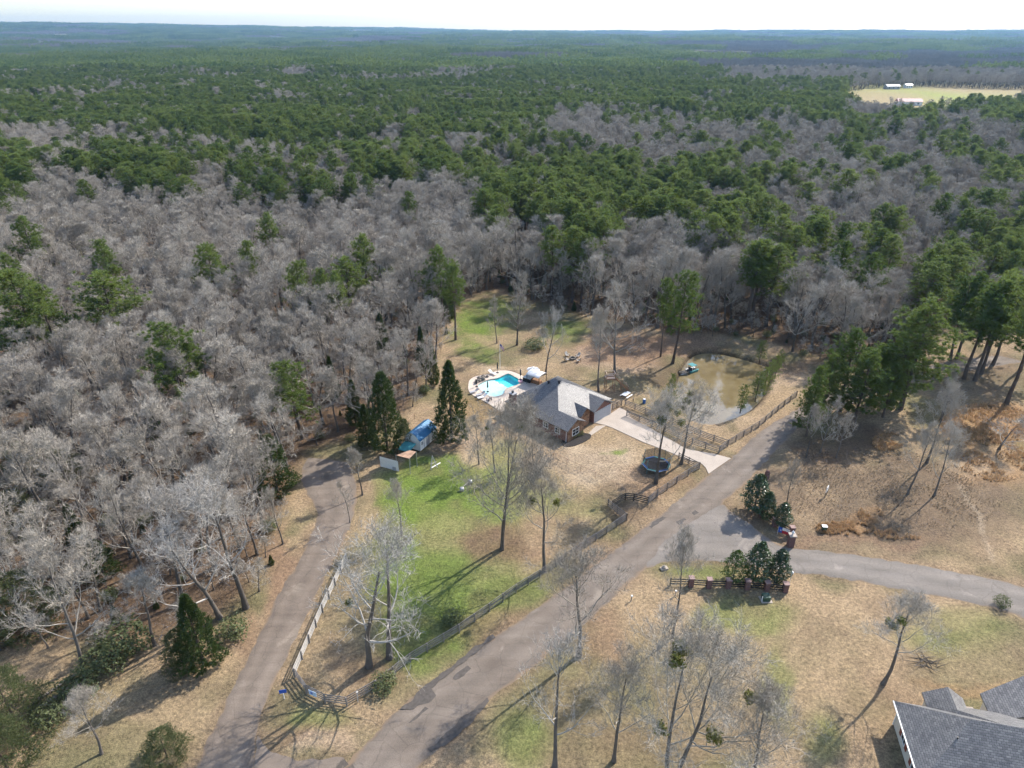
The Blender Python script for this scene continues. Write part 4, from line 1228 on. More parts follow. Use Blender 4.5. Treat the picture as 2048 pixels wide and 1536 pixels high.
# undergrowth along the wood edge and in the near wood: grey brush nobody could count
bx_, by_, rg2 = scatter(20, 210, 3.1, 5)
n = len(bx_)
u_v = bare_v[:3] + [bush_v[0]] + [cedar_v[1]]
idx = np.where(rg2.uniform(0, 1, n) < 0.84, rg2.integers(0, 3, n), np.where(rg2.uniform(0, 1, n) < 0.55, 3, 4))
s = np.where(idx < 3, rg2.uniform(.14, .36, n), np.where(idx == 3, rg2.uniform(.5, 1.2, n), rg2.uniform(.12, .32, n)))
w = s * np.where(idx < 3, 1.5, 1.2)
rot = np.zeros((n, 3)); rot[:, 2] = rg2.uniform(0, 6.28, n)
instancer('undergrowth', [v[2] for v in u_v], np.stack([bx_, by_, np.zeros(n) - .05], 1), rot, np.stack([w, w, s], 1), idx, 'grey brush and saplings under the bare trees', 'undergrowth')

# ------------------------------------------------------------------ forest beyond, to the horizon
def far_patch(seed, kind, size=58.0):
    rg = np.random.default_rng(seed)
    cr = Soup()
    m = 6
    for i in range(m):
        for j in range(m):
            x0 = (i + rg.uniform(.1, .9)) / m * size - size / 2; y0 = (j + rg.uniform(.1, .9)) / m * size - size / 2
            if kind == 'pine':
                h = rg.uniform(13, 20); R = rg.uniform(3.6, 5.4)
                n = 60; t = rg.uniform(0, 1, n); a = rg.uniform(0, 6.28, n)
                r = R * (1 - t) ** .5 * rg.uniform(.5, 1, n)
                c = np.stack([x0 + r * np.cos(a), y0 + r * np.sin(a), h * (.4 + .55 * t)], 1)
                V, F = blades(c, unit(np.stack([np.cos(a) * .5, np.sin(a) * .5, np.full(n, .8)], 1)), 3, 1.9, .8, .6, rg)
            else:
                h = rg.uniform(11, 16)
                n = 60; t = rg.uniform(0, 1, n); a = rg.uniform(0, 6.28, n)
                r = 4.2 * (1 - t * .6) * rg.uniform(.2, 1, n)
                c = np.stack([x0 + r * np.cos(a), y0 + r * np.sin(a), h * (.25 + .5 * t)], 1)
                V, F = blades(c, unit(np.stack([np.cos(a) * .4, np.sin(a) * .4, np.full(n, 1.)], 1)), 3, 4.2, .22, .25, rg)
            cr.add(V, F)
    V, F = cr.arrays()
    return mesh_np('far_' + kind, V, F, [m_needle if kind == 'pine' else m_twig_far])
m_twig_far = bark('far_twig_grey', (0.17, 0.15, 0.125), (0.28, 0.255, 0.225))  # twig grey darkened to stand in for the self-shade missing in far crowns
far_src = [far_patch(700, 'pine'), far_patch(701, 'pine'), far_patch(702, 'bare'), far_patch(703, 'bare')]
fx = []; fy = []; fs = []
for (y0, y1, cell) in ((1140, 3000, 58), (3000, 6200, 95), (6200, 10300, 170)):
    hw = 0.84 * y1 + 300
    xs, ys = np.meshgrid(np.arange(-hw, hw, cell), np.arange(y0, y1, cell))
    a = xs.ravel() + rg.uniform(-.3, .3, xs.size) * cell; b_ = ys.ravel() + rg.uniform(-.3, .3, xs.size) * cell
    k = np.abs(a) < 0.86 * b_ + 200
    for f in FIELDS:
        k &= ~inside(f, a, b_)
    # open pasture here and there
    k &= ~((fbm(a / 520, b_ / 380, 91, 3) > 0.66) & (b_ > 1600))
    fx.append(a[k]); fy.append(b_[k]); fs.append(np.full(k.sum(), cell / 58))
fx = np.concatenate(fx); fy = np.concatenate(fy); fs = np.concatenate(fs); n = len(fx)
kind = (fbm(fx / 420, fy / 300, 92, 4) + 0.10 * (fx < 700) - 0.14 * ((fx > 500) & (fy < 2300)) > 0.545)
idx = np.where(kind, rg.integers(0, 2, n), rg.integers(2, 4, n))
rot = np.zeros((n, 3)); rot[:, 2] = rg.integers(0, 4, n) * math.pi / 2
zs = rg.uniform(.85, 1.25, n) * (0.6 + 0.8 * fbm(fx / 300, fy / 300, 93, 3)) * np.minimum(fs, 1.5) ** .5
instancer('distant_forest', far_src, np.stack([fx, fy, terrain(fx, fy) - 1.0], 1), rot, np.stack([fs * 1.05, fs * 1.05, zs], 1), idx, 'far rolling forest fading to blue at the horizon', 'forest')
# ------------------------------------------------------------------ materials of built things
def shingles(name, c0, c1, sw=0.30, sh=0.14):
    m, nt, b = newmat(name)
    uv = N(nt, 'ShaderNodeUVMap', uv_map='roof')
    br = N(nt, 'ShaderNodeTexBrick'); br.offset = 0.5
    br.inputs['Scale'].default_value = 1.0; br.inputs['Brick Width'].default_value = sw; br.inputs['Row Height'].default_value = sh
    br.inputs['Mortar Size'].default_value = 0.02; br.inputs['Mortar Smooth'].default_value = 0.3
    br.inputs['Color1'].default_value = (*c0, 1); br.inputs['Color2'].default_value = (*c1, 1); br.inputs['Mortar'].default_value = (*(np.array(c0) * 0.35), 1)
    nt.links.new(uv.outputs[0], br.inputs['Vector'])
    ge = N(nt, 'ShaderNodeNewGeometry'); no = N(nt, 'ShaderNodeTexNoise', i_Scale=0.9, i_Detail=6.0, i_Roughness=0.7)
    nt.links.new(ge.outputs['Position'], no.inputs['Vector'])
    r = ramp(nt, no.outputs[0], [(0.3, (0.7, 0.7, 0.72)), (0.7, (1.25, 1.23, 1.2))])
    mx = N(nt, 'ShaderNodeMixRGB', blend_type='MULTIPLY'); mx.inputs[0].default_value = 1
    nt.links.new(br.outputs['Color'], mx.inputs[1]); nt.links.new(r.outputs[0], mx.inputs[2])
    nt.links.new(mx.outputs[0], b.inputs['Base Color']); b.inputs['Roughness'].default_value = 0.5; b.inputs['Specular IOR Level'].default_value = 0.7
    bp = N(nt, 'ShaderNodeBump', i_Strength=0.6, i_Distance=0.03); bp.invert = True
    nt.links.new(br.outputs['Fac'], bp.inputs['Height']); nt.links.new(bp.outputs[0], b.inputs['Normal'])
    return m
def bricks(name, c0, c1, mortar, bw=0.24, bh=0.085, rot=0.0):
    m, nt, b = newmat(name)
    tc = N(nt, 'ShaderNodeTexCoord'); sx = N(nt, 'ShaderNodeSeparateXYZ'); nt.links.new(tc.outputs['Object'], sx.inputs[0])
    ad = N(nt, 'ShaderNodeMath', operation='ADD'); nt.links.new(sx.outputs[0], ad.inputs[0]); nt.links.new(sx.outputs[1], ad.inputs[1])
    cb = N(nt, 'ShaderNodeCombineXYZ'); nt.links.new(ad.outputs[0], cb.inputs[0]); nt.links.new(sx.outputs[2], cb.inputs[1])
    br = N(nt, 'ShaderNodeTexBrick'); br.inputs['Scale'].default_value = 1; br.inputs['Brick Width'].default_value = bw; br.inputs['Row Height'].default_value = bh; br.inputs['Mortar Size'].default_value = 0.012
    br.inputs['Color1'].default_value = (*c0, 1); br.inputs['Color2'].default_value = (*c1, 1); br.inputs['Mortar'].default_value = (*mortar, 1)
    nt.links.new(cb.outputs[0], br.inputs['Vector']); nt.links.new(br.outputs['Color'], b.inputs['Base Color'])
    b.inputs['Roughness'].default_value = 0.9
    bp = N(nt, 'ShaderNodeBump', i_Strength=0.5, i_Distance=0.02); bp.invert = True; nt.links.new(br.outputs['Fac'], bp.inputs['Height']); nt.links.new(bp.outputs[0], b.inputs['Normal'])
    return m
def stonework(name, c0, c1, sc=3.0):
    m, nt, b = newmat(name)
    tc = N(nt, 'ShaderNodeTexCoord'); vo = N(nt, 'ShaderNodeTexVoronoi', i_Scale=sc); nt.links.new(tc.outputs['Object'], vo.inputs['Vector'])
    se = N(nt, 'ShaderNodeSeparateColor'); nt.links.new(vo.outputs['Color'], se.inputs[0])
    r = ramp(nt, se.outputs[0], [(0.0, c0), (1.0, c1)]); nt.links.new(r.outputs[0], b.inputs['Base Color']); b.inputs['Roughness'].default_value = 0.9
    bp = N(nt, 'ShaderNodeBump', i_Strength=0.8, i_Distance=0.06); bp.invert = True; nt.links.new(vo.outputs['Distance'], bp.inputs['Height']); nt.links.new(bp.outputs[0], b.inputs['Normal'])
    return m
def netting(name, col, clear):
    m, nt, b = newmat(name)
    b.inputs['Base Color'].default_value = (*col, 1)
    tr = N(nt, 'ShaderNodeBsdfTransparent'); mx = N(nt, 'ShaderNodeMixShader'); mx.inputs[0].default_value = clear
    out = next(n for n in nt.nodes if n.type == 'OUTPUT_MATERIAL')
    nt.links.new(b.outputs[0], mx.inputs[1]); nt.links.new(tr.outputs[0], mx.inputs[2]); nt.links.new(mx.outputs[0], out.inputs['Surface'])
    return m
m_shingle = shingles('shingle_grey', (0.118, 0.115, 0.118), (0.20, 0.195, 0.195))
m_shingle2 = shingles('shingle_charcoal', (0.105, 0.103, 0.106), (0.20, 0.195, 0.19), 0.42, 0.22)
m_brick = bricks('brick_red', (0.17, 0.058, 0.038), (0.24, 0.085, 0.055), (0.26, 0.21, 0.18))
m_brick2 = bricks('brick_maroon', (0.115, 0.045, 0.04), (0.175, 0.065, 0.055), (0.20, 0.16, 0.15))
m_stone = stonework('stone_brown', (0.12, 0.055, 0.03), (0.33, 0.20, 0.12), 2.6)
m_rock = stonework('rock_grey', (0.10, 0.09, 0.08), (0.35, 0.29, 0.23), 1.3)
m_white = simple('white_paint', (0.78, 0.77, 0.75), 0.5, 0.05, 2)
m_cream = simple('cream_siding', (0.62, 0.58, 0.49), 0.7, 0.06, 1.5)
m_grey = simple('grey_paint', (0.36, 0.36, 0.38), 0.6, 0.08, 1.5)
m_door = simple('garage_grey', (0.40, 0.41, 0.43), 0.5, 0.05, 1.0)
m_glass = simple('window_glass', (0.03, 0.035, 0.04), 0.08, 0.1, 1.0, spec=0.8)
m_black = simple('black_metal', (0.02, 0.02, 0.02), 0.45, 0.1, 3)
m_steel = simple('galvanised', (0.42, 0.42, 0.42), 0.45, 0.1, 4, metal=0.5)
m_fence = simple('weathered_wood', (0.20, 0.18, 0.165), 0.9, 0.4, 2.2, 0.3)
m_fence_dark = simple('dark_stained_wood', (0.055, 0.048, 0.042), 0.85, 0.3, 2.5, 0.2)
m_fence_pale = simple('pale_boards', (0.47, 0.44, 0.40), 0.85, 0.15, 2.2, 0.2)
m_timber = simple('treated_timber', (0.30, 0.165, 0.09), 0.85, 0.25, 3, 0.2)
m_timber_top = simple('timber_faded', (0.52, 0.38, 0.29), 0.85, 0.15, 3, 0.2)
m_blue_roof = simple('blue_metal_roof', (0.04, 0.17, 0.33), 0.5, 0.2, 1.3, 0.0, metal=0.1)
m_teal = simple('teal_paint', (0.06, 0.24, 0.25), 0.5, 0.2, 2)
m_rust = simple('rusty_sheet', (0.38, 0.24, 0.16), 0.7, 0.35, 1.6, 0.2)
m_blue = simple('blue_plastic', (0.03, 0.11, 0.33), 0.4, 0.2, 2)
m_signblue = simple('sign_blue', (0.03, 0.10, 0.42), 0.4, 0.1, 2)
m_green_box = simple('utility_green', (0.025, 0.07, 0.045), 0.5, 0.15, 2)
m_red = simple('flag_red', (0.45, 0.03, 0.05), 0.8, 0.1, 2)
m_navy = simple('flag_blue', (0.025, 0.05, 0.22), 0.8, 0.1, 2)
m_net = netting('safety_net', (0.02, 0.025, 0.03), 0.4)
m_wire = netting('wire_mesh', (0.25, 0.20, 0.17), 0.86)
m_shutter = simple('red_brown_paint', (0.22, 0.055, 0.03), 0.6, 0.1, 2)
m_pink = simple('pink_plastic', (0.80, 0.45, 0.50), 0.4, 0.15, 3)
m_mulch = simple('mulch', (0.03, 0.025, 0.023), 0.95, 0.5, 5, 0.4)
m_canvas = simple('dark_canvas', (0.03, 0.03, 0.035), 0.9, 0.2, 3)

def roof_part(name, polys, mat, parent, th=0.16):
    """roof slopes of one roof: each a slab with its courses running level"""
    me = MB()
    for p in polys:
        n = len(p)
        nv = sum(((Vector(p[i]) - Vector(p[0])).cross(Vector(p[(i + 1) % n]) - Vector(p[0])) for i in range(1, n - 1)), Vector())
        me.poly3(p if nv.z > 0 else p[::-1], th)
    mesh = me.mesh(name, mat)
    uvl = mesh.uv_layers.new(name='roof')
    for pl in mesh.polygons:
        nrm = pl.normal
        e = Vector((0, 0, 1)).cross(nrm); e = e.normalized() if e.length > 1e-4 else Vector((1, 0, 0))
        u2 = nrm.cross(e)
        for li in pl.loop_indices:
            co = mesh.vertices[mesh.loops[li].vertex_index].co
            uvl.data[li].uv = (co.dot(e), co.dot(u2))
    return link(name, mesh, parent)

def window(parent, c, size, axis, name='window', sill=True):
    """frame, pane and sill; axis is the way it faces (local)"""
    w, h = size
    n = Vector(axis); t = Vector((-n.y, n.x, 0))
    fr = MB(); c = Vector(c)
    ang = math.atan2(t.y, t.x)
    for s in (-1, 1):
        fr.cbox(c + t * s * w / 2 + n * 0.03, (0.09, 0.08, h + 0.09), ang)
        fr.cbox(c + Vector((0, 0, s * h / 2)) + n * 0.032, (w + 0.05, 0.08, 0.09), ang)
    fr.cbox(c + n * 0.028, (0.04, 0.06, h), ang); fr.cbox(c + n * 0.025, (w, 0.06, 0.04), ang)
    f = fr.build(name, m_white, parent)
    link('pane', MB().cbox(c + n * 0.012, (w, 0.02, h), ang).mesh('pane', m_glass), f)
    return f

# ------------------------------------------------------------------ the brick house
O = (-1.36, 111.54)
hs = thing('brick_house', 'red brick house with a grey hip roof beside the pool and driveway', 'house', (*O, 0), -math.pi / 4)
E_, U1, V1 = 2.6, 13.5, 14.9
pk0, pk1 = (5.7, 7.45, 6.75), (6.4, 7.45, 6.75)
wr0, wr1 = (11.05, 2.55, 4.0), (15.5, 2.55, 4.0)
sl_v = [(0, 0, E_), (15.5, 0, E_), wr1, wr0, pk1, pk0]
sl_u = [pk1, wr0, (U1, 5.1, E_), (U1, V1, E_)]
roof_part('roof', [sl_v, sl_u, [pk1, (U1, V1, E_), (0, V1, E_), pk0], [pk0, (0, V1, E_), (0, 0, E_)],
                   [wr1, (15.5, 5.1, E_), (U1, 5.1, E_), wr0]], m_shingle, hs)
gz0 = 4.12
roof_part('garage_roof', [[(14.6, 8.45, E_ + .02), (14.6, 11.3, gz0), (10.8, 11.3, gz0), (13.45, 8.45, E_ + .02)], [(14.6, 14.15, E_ + .02), (13.45, 14.15, E_ + .02), (10.8, 11.3, gz0), (14.6, 11.3, gz0)]], m_shingle, hs, 0.13)
roof_part('entry_roof', [[(14.1, 5.25, 2.75), (14.1, 6.85, 4.02), (11.0, 6.85, 4.02), (13.25, 5.25, 2.75)], [(14.1, 8.42, 2.75), (13.25, 8.42, 2.75), (11.0, 6.85, 4.02), (14.1, 6.85, 4.02)]], m_shingle, hs, 0.13)
w = MB().prism([(.45, .45), (15.1, .45), (15.1, 4.7), (13.2, 4.7), (13.2, 8.85), (14.2, 8.85), (14.2, 13.8), (13.1, 13.8), (13.1, 14.5), (.45, 14.5)], 0, 2.42)
w.build('wall', m_brick, hs)
MB().add([(14.22, 8.85, 2.3), (14.22, 13.8, 2.3), (14.22, 11.3, 3.85), (14.0, 8.85, 2.3), (14.0, 13.8, 2.3), (14.0, 11.3, 3.85)], [(0, 1, 2), (5, 4, 3), (0, 3, 4, 1), (1, 4, 5, 2), (2, 5, 3, 0)]).build('garage_gable', m_brick, hs)
st = MB().add([(15.16, .5, 0), (15.16, 4.68, 0), (15.16, 4.68, 2.45), (15.16, 2.55, 3.75), (15.16, .5, 2.45), (15.0, .5, 0), (15.0, 4.68, 0), (15.0, 4.68, 2.45), (15.0, 2.55, 3.75), (15.0, .5, 2.45)],
              [(0, 1, 2, 3, 4), (9, 8, 7, 6, 5), (0, 5, 6, 1), (1, 6, 7, 2), (2, 7, 8, 3), (3, 8, 9, 4), (4, 9, 5, 0)])
st.build('stone_face', m_stone, hs)
MB().add([(13.7, 5.5, 0), (13.7, 8.2, 0), (13.7, 8.2, 2.7), (13.7, 6.85, 3.8), (13.7, 5.5, 2.7), (13.25, 5.5, 0), (13.25, 8.2, 0), (13.25, 8.2, 2.7), (13.25, 6.85, 3.8), (13.25, 5.5, 2.7)],
         [(0, 1, 2, 3, 4), (9, 8, 7, 6, 5), (0, 5, 6, 1), (1, 6, 7, 2), (2, 7, 8, 3), (3, 8, 9, 4), (4, 9, 5, 0)]).build('entry_stone_face', m_stone, hs)
dr = MB().box(13.7, 6.35, 0.1, 13.76, 7.35, 2.15).build('door', m_timber, hs)
MB().box(13.76, 7.15, 1.0, 13.80, 7.22, 1.12).build('handle', m_black, dr)
gd = MB().box(14.2, 9.0, 0.02, 14.24, 13.65, 2.2).build('garage_door', m_white, hs)
for k in range(4):
    MB().box(14.24, 9.08, 0.06 + k * .53, 14.275, 13.57, 0.56 + k * .53).build('panel', m_door, gd)
window(hs, (15.16, 2.55, 1.45), (1.7, 1.3), (1, 0, 0))
for xx in (3.2, 6.6, 10.0, 12.8):
    window(hs, (xx, .45, 1.5), (1.1, 1.1), (0, -1, 0))
window(hs, (.45, 4.5, 1.5), (1.5, 1.2), (-1, 0, 0)); window(hs, (.45, 9.5, 1.4), (1.9, 1.4), (-1, 0, 0))
g_ = MB().bar((-.02, -.05, 2.52), (15.5, -.05, 2.52), .1, .1).build('gutter', m_fence_dark, hs)
MB().bar((14.9, .36, .05), (14.9, .36, 2.5), .08).build('downspout', m_white, hs)
MB().bar((14.32, 13.72, .05), (14.32, 13.72, 2.5), .08).build('downspout', m_white, hs)
ch = MB().box(1.5, -.35, 0, 2.55, .6, 4.9).build('chimney', m_brick2, hs)
MB().box(1.42, -.43, 4.9, 2.63, .68, 5.05).build('cap', m_grey, ch)
MB().cyl((2.0, .1, 5.05), (2.0, .1, 5.42), .2, .24).build('flue', m_black, ch)
for q in ((5.3, 6.2), (7.2, 7.0)):
    z0 = E_ + (pk0[2] - E_) / pk0[1] * q[1] - .1
    vb = MB(); vb.cyl((*q, z0), (*q, z0 + .38), .17, .17); vb.lathe([(.27, 0), (.3, .06), (.1, .22)], 10, (*q, z0 + .36)); vb.build('roof_vent', m_canvas, hs)
MB().cyl((4.2, 4.0, 4.7), (4.2, 4.0, 5.2), .06).build('vent_pipe', m_black, hs)
MB().bar((13.4, 5.12, 2.5), (13.4, 8.4, 2.5), .1).build('gutter', m_white, hs)
# planting bed at the front
bed = smooth_line(G([(1124, 882), (1150, 868), (1178, 868), (1181, 876), (1165, 886), (1145, 893), (1128, 893)]), 4, True)
struct(MB().prism(bed, -.05, .09).build('planting_bed', m_mulch))
for k, (a, b2) in enumerate([(1137, 880), (1146, 876), (1154, 873), (1162, 870)]):
    X, Y = P(a, b2)
    plant('shrub', bush_v[k % 2], X, Y, .95, 1.8, 'low green shrub in the bed below the stone gable, %s' % ('at its left end', 'second from the left', 'second from the right', 'at its right end')[k], 'shrub', None, None, 1.1, .05)

# ------------------------------------------------------------------ the house in the lower right corner
h2 = thing('near_house', 'cream house with charcoal shingle hip roofs in the lower right corner', 'house', (39.31, 47.26, 0), math.radians(-12.5))
roof_part('roof', [[(5, -3.6, 6.2), (0, -8.8, 2.8), (22, -8.8, 2.8), (22, -3.6, 6.2)], [(0, 0, 2.8), (5, -3.6, 6.2), (0, -8.8, 2.8)],
                   [(0, 0, 2.8), (3, -.02, 2.82), (3, -.16, 2.95), (7.95, -3.6, 6.2), (5, -3.6, 6.2)],
                   [(3, -.16, 2.95), (3, 1.6, 2.95), (5.1, 1.6, 4.34), (5.1, -1.2, 4.36), (7.95, -3.6, 6.2)],
                   [(5.1, 1.6, 4.34), (6.8, 1.6, 3.1), (6.8, .5, 3.1), (5.1, -1.2, 4.36)],
                   [(5.1, -1.2, 4.38), (6.8, .5, 3.1), (22, .5, 3.1), (22, -3.6, 6.2), (7.95, -3.6, 6.2)]], m_shingle2, h2, .15)
roof_part('wing_roof', [[(8.95, 2.9, 2.8), (13.1, 4.4, 4.88), (17, 4.4, 6.82), (17, -.3, 6.82), (8.95, -.3, 2.8)], [(17, 4.4, 6.82), (25, 4.4, 2.8), (25, -.3, 2.8), (17, -.3, 6.82)]], m_shingle2, h2, .15)
MB().prism([(.45, -.5), (3.3, -.5), (3.3, 1.25), (6.4, 1.25), (6.4, 0.0), (9.3, 0.0), (9.3, 2.5), (22, 3.6), (22, -8.3), (.45, -8.3)], 0, 2.62).build('wall', m_cream, h2)
MB().bar((-.06, .05, 2.72), (-.06, -8.85, 2.72), .12).build('gutter', m_white, h2)
MB().bar((.36, -.6, .05), (.36, -.6, 2.6), .09).build('downspout', m_white, h2)
for yy in (-3.2, -6.4):
    wd = window(h2, (.45, yy, 1.55), (1.1, 1.3), (-1, 0, 0))
    for s in (-1, 1):
        MB().box(.36, yy + s * .85 - .22, .85, .44, yy + s * .85 + .22, 2.25).build('shutter', m_shutter, h2)
MB().cyl((3.6, -5.2, 4.8), (3.6, -5.2, 5.35), .06).build('vent_pipe', m_black, h2)
struct(MB().prism([(0.976 * a + .217 * b2 + 39.31, -.217 * a + .976 * b2 + 47.26) for a, b2 in ((6.5, 1.0), (9.2, 1.0), (9.2, 3.4), (6.6, 3.2))], -.05, .1).build('porch_slab', m_conc))

# ------------------------------------------------------------------ blue-roofed shed and what stands round it
sh = thing('shed', 'small white shed with a blue metal gambrel roof beside the big cedar', 'shed', (-15.64, 98.07, 0), math.atan2(4.04, 2.12))
L_ = 5.1
prof = [(-.12, 2.25), (.72, 3.12), (1.55, 3.55), (2.38, 3.12), (3.22, 2.25)]
rb = MB()
for k in range(4):
    (y0, z0), (y1, z1) = prof[k], prof[k + 1]
    rb.poly3([(-.1, y0, z0), (L_, y0, z0), (L_, y1, z1), (-.1, y1, z1)], .07)
rf = rb.build('roof', m_blue_roof, sh)
for k in range(12):
    xx = .1 + k * .44
    rr_ = MB()
    for q in range(4):
        (y0, z0), (y1, z1) = prof[q], prof[q + 1]
        rr_.bar((xx, y0, z0 + .01), (xx, y1, z1 + .01), .04, .05)
    rr_.build('standing_seam', m_blue_roof, rf)
wl_ = MB().box(0, 0, .25, L_ - .1, 3.1, 2.2)
for xx in (0.02, L_ - .14):
    wl_.add([(xx, 0, 2.2), (xx, 3.1, 2.2), (xx, 2.35, 3.02), (xx, 1.55, 3.44), (xx, .75, 3.02)], [(0, 1, 2, 3, 4)])
wl_.build('wall', m_white, sh)
for xx in (0.0, 1.25, 2.5, 3.75, L_ - .1):
    MB().box(xx - .05, -.03, .25, xx + .05, 0.0, 2.2).build('batten', m_grey, sh)
MB().box(.1, .2, 0, L_ - .2, .35, .25).build('skid', m_fence_dark, sh); MB().box(.1, 2.7, 0, L_ - .2, 2.85, .25).build('skid', m_fence_dark, sh)
window(sh, (.65, 0, 1.5), (.6, .7), (0, -1, 0)); window(sh, (4.3, 0, 1.5), (.6, .7), (0, -1, 0))
dd_ = MB().box(1.9, -.05, .28, 2.8, -.01, 2.1).build('door', m_grey, sh); MB().box(2.68, -.08, 1.1, 2.74, -.05, 1.25).build('handle', m_black, dd_)
lt = thing('lean_to', 'teal sheet lean-to roof propped against the near end of the shed', 'lean-to', (-17.0, 97.0, 0), math.atan2(4.04, 2.12))
MB().poly3([(-1.2, -.4, 1.5), (1.0, -.4, 2.0), (1.0, 1.9, 2.0), (-1.2, 1.9, 1.5)], .04).build('sheet', m_teal, lt)
for xx, yy in ((-1.1, -.3), (-1.1, 1.8)):
    MB().bar((xx, yy, 0), (xx, yy, 1.5), .09).build('post', m_timber, lt)
MB().bar((-1.1, -.3, 1.42), (.95, -.3, 1.9), .08).build('rafter', m_timber, lt)
aw = thing('shade_roof', 'rusty sheet shade roof on thin posts in front of the shed', 'canopy', (*P(775 / 9.31 + 740, 1215 / 9.31 + 820), 0))
ox, oy = aw.location[0], aw.location[1]
cz = 3.0
cc = [P(740 + a / 9.31, 820 + b2 / 9.31, z) for a, b2, z in ((480, 840, 2.9), (730, 905, cz), (858, 775, cz), (735, 748, 2.9))]
MB().poly3([(p[0] - ox, p[1] - oy, z) for p, z in zip(cc, (2.9, cz, cz, 2.9))], .05).build('sheet', m_rust, aw)
for p, z in zip(cc, (2.85, 2.95, 2.95, 2.85)):
    MB().bar((p[0] - ox, p[1] - oy, 0), (p[0] - ox, p[1] - oy, z), .08).build('post', m_steel, aw)
sc_ = thing('screen_panel', 'white corrugated panel standing upright left of the shade roof', 'panel', (-20.1, 93.0, 0), math.atan2(-1.38, 3.18))
sp = MB()
n = 34
V = []; F_ = []
for k in range(n + 1):
    xx = -1.75 + 3.5 * k / n; yy = .03 * (k % 2)
    V += [(xx, yy, .1), (xx, yy, 2.05), (xx, yy + .02, .1), (xx, yy + .02, 2.05)]
for k in range(n):
    a = 4 * k
    F_ += [(a, a + 4, a + 5, a + 1), (a + 2, a + 3, a + 7, a + 6), (a + 1, a + 5, a + 7, a + 3), (a, a + 2, a + 6, a + 4)]
sp.add(V, F_).build('sheet', m_white, sc_)
for xx in (-1.7, 0, 1.7):
    MB().bar((xx, .1, 0), (xx, .1, 2.0), .08).build('post', m_fence, sc_)
MB().box(.65, -.12, .1, 1.25, -.02, .75).build('vent_grille', m_grey, sc_)
sw = thing('swing_frame', 'weathered wooden A-frame with a loose white board on the grass', 'frame', (*P(866, 935), 0), .6)
MB().bar((-.6, -.4, 0), (0, 0, 2.3), .11).build('leg', m_fence_pale, sw); MB().bar((.6, -.4, 0), (0, 0, 2.3), .11).build('leg', m_fence_pale, sw)
MB().bar((0, .8, 0), (0, 0, 2.25), .1).build('leg', m_fence_pale, sw); MB().bar((-.5, -.3, 1.0), (.55, -.3, 1.1), .09).build('crossbar', m_fence_pale, sw)
bd = MB().bar((-1.0, 0, .06), (1.0, 0, .06), .22, .06).build('loose_board', m_white); bd.location = (*P(872, 931), 0); bd.rotation_euler = (0, 0, .85)
tag(bd, 'white board lying beside the wooden A-frame', 'board')
se_ = thing('seesaw', 'pole with a round grey drum at each end on the green lawn', 'seesaw', (*P(935, 972), 0), 0)
p0 = np.array(P(924, 981)) - np.array(P(935, 972)); p1 = np.array(P(940, 966)) - np.array(P(935, 972))
for q in (p0, p1):
    MB().lathe([(.34, 0), (.38, .25), (.36, .5), (.2, .58)], 14, (q[0], q[1], 0)).build('drum', m_steel, se_, True)
MB().cyl((p0[0], p0[1], .5), (p1[0], p1[1], .5), .05).build('pole', m_fence_pale, se_)

# ------------------------------------------------------------------ timber fences, each post and rail a piece
post_me = MB().box(-.07, -.07, -.1, .07, .07, 1.38).mesh('post', m_fence)
rail_me = MB().box(0, -.022, -.07, 1, .022, .07).mesh('rail', m_fence)
def reskin(me, mat):
    q = me.copy(); q.materials.clear(); q.materials.append(mat); return q
def timber_fence(pts, label, name='board_fence', post=post_me, rail=rail_me, rails=(.25, .58, .91, 1.24), gap=2.5, seed=1, side=0.09):
    rr = random.Random(seed)
    line = [np.array(p) for p in pts]
    # posts at equal steps along each straight stretch
    spots = [line[0]]
    for a, b2 in zip(line[:-1], line[1:]):
        m = max(1, round(float(np.linalg.norm(b2 - a)) / gap))
        spots += [a + (b2 - a) * k / m for k in range(1, m + 1)]
    o = thing(name, label, 'fence', (*spots[0], 0))
    for k, s in enumerate(spots):
        q = link('post', post, o); d = s - spots[0]
        q.location = (d[0], d[1], 0); q.rotation_euler = (rr.uniform(-.02, .02), rr.uniform(-.02, .02), rr.uniform(-.1, .1)); q.scale = (1, 1, rr.uniform(.95, 1.04))
    for a, b2 in zip(spots[:-1], spots[1:]):
        d = b2 - a; L = float(np.linalg.norm(d)); ang = math.atan2(d[1], d[0])
        nx_, ny_ = -d[1] / L * side, d[0] / L * side
        for z in rails:
            q = link('rail', rail, o)
            q.location = (a[0] - spots[0][0] + nx_, a[1] - spots[0][1] + ny_, z + rr.uniform(-.02, .02))
            q.rotation_euler = (0, rr.uniform(-.008, .008), ang); q.scale = (L * 1.005, 1, 1)
    return o
timber_fence(G([(694, 1122), (646, 1224), (590, 1354)]), 'four-rail board fence along the lane, with pale rails', rail=reskin(rail_me, m_fence_pale), seed=2, side=-.09)
timber_fence(G([(590, 1354), (614, 1387), (651, 1406), (694, 1412), (753, 1378), (821, 1324), (919, 1265), (979, 1223), (1032, 1185), (1080, 1155), (1170, 1096), (1253, 1041)]), 'long four-rail board fence between the green lot and the road, round its corner', seed=3)
timber_fence(G([(1253, 1041), (1216, 1012)]), 'short dark board fence at the gate recess, left side', post=reskin(post_me, m_fence_dark), rail=reskin(rail_me, m_fence), seed=4)
timber_fence(G([(1224, 1016), (1250, 1001), (1267, 1002), (1296, 1009)]), 'dark board fence forming the back of the gate recess', post=reskin(post_me, m_fence_dark), rail=reskin(rail_me, m_fence_dark), seed=5)
timber_fence(G([(1296, 1009), (1314, 994), (1353, 967), (1398, 938)]), 'board fence along the road in front of the trampoline', seed=6)
timber_fence(G([(1398, 938), (1357, 918)]), 'board fence turning up the left side of the driveway', seed=7)
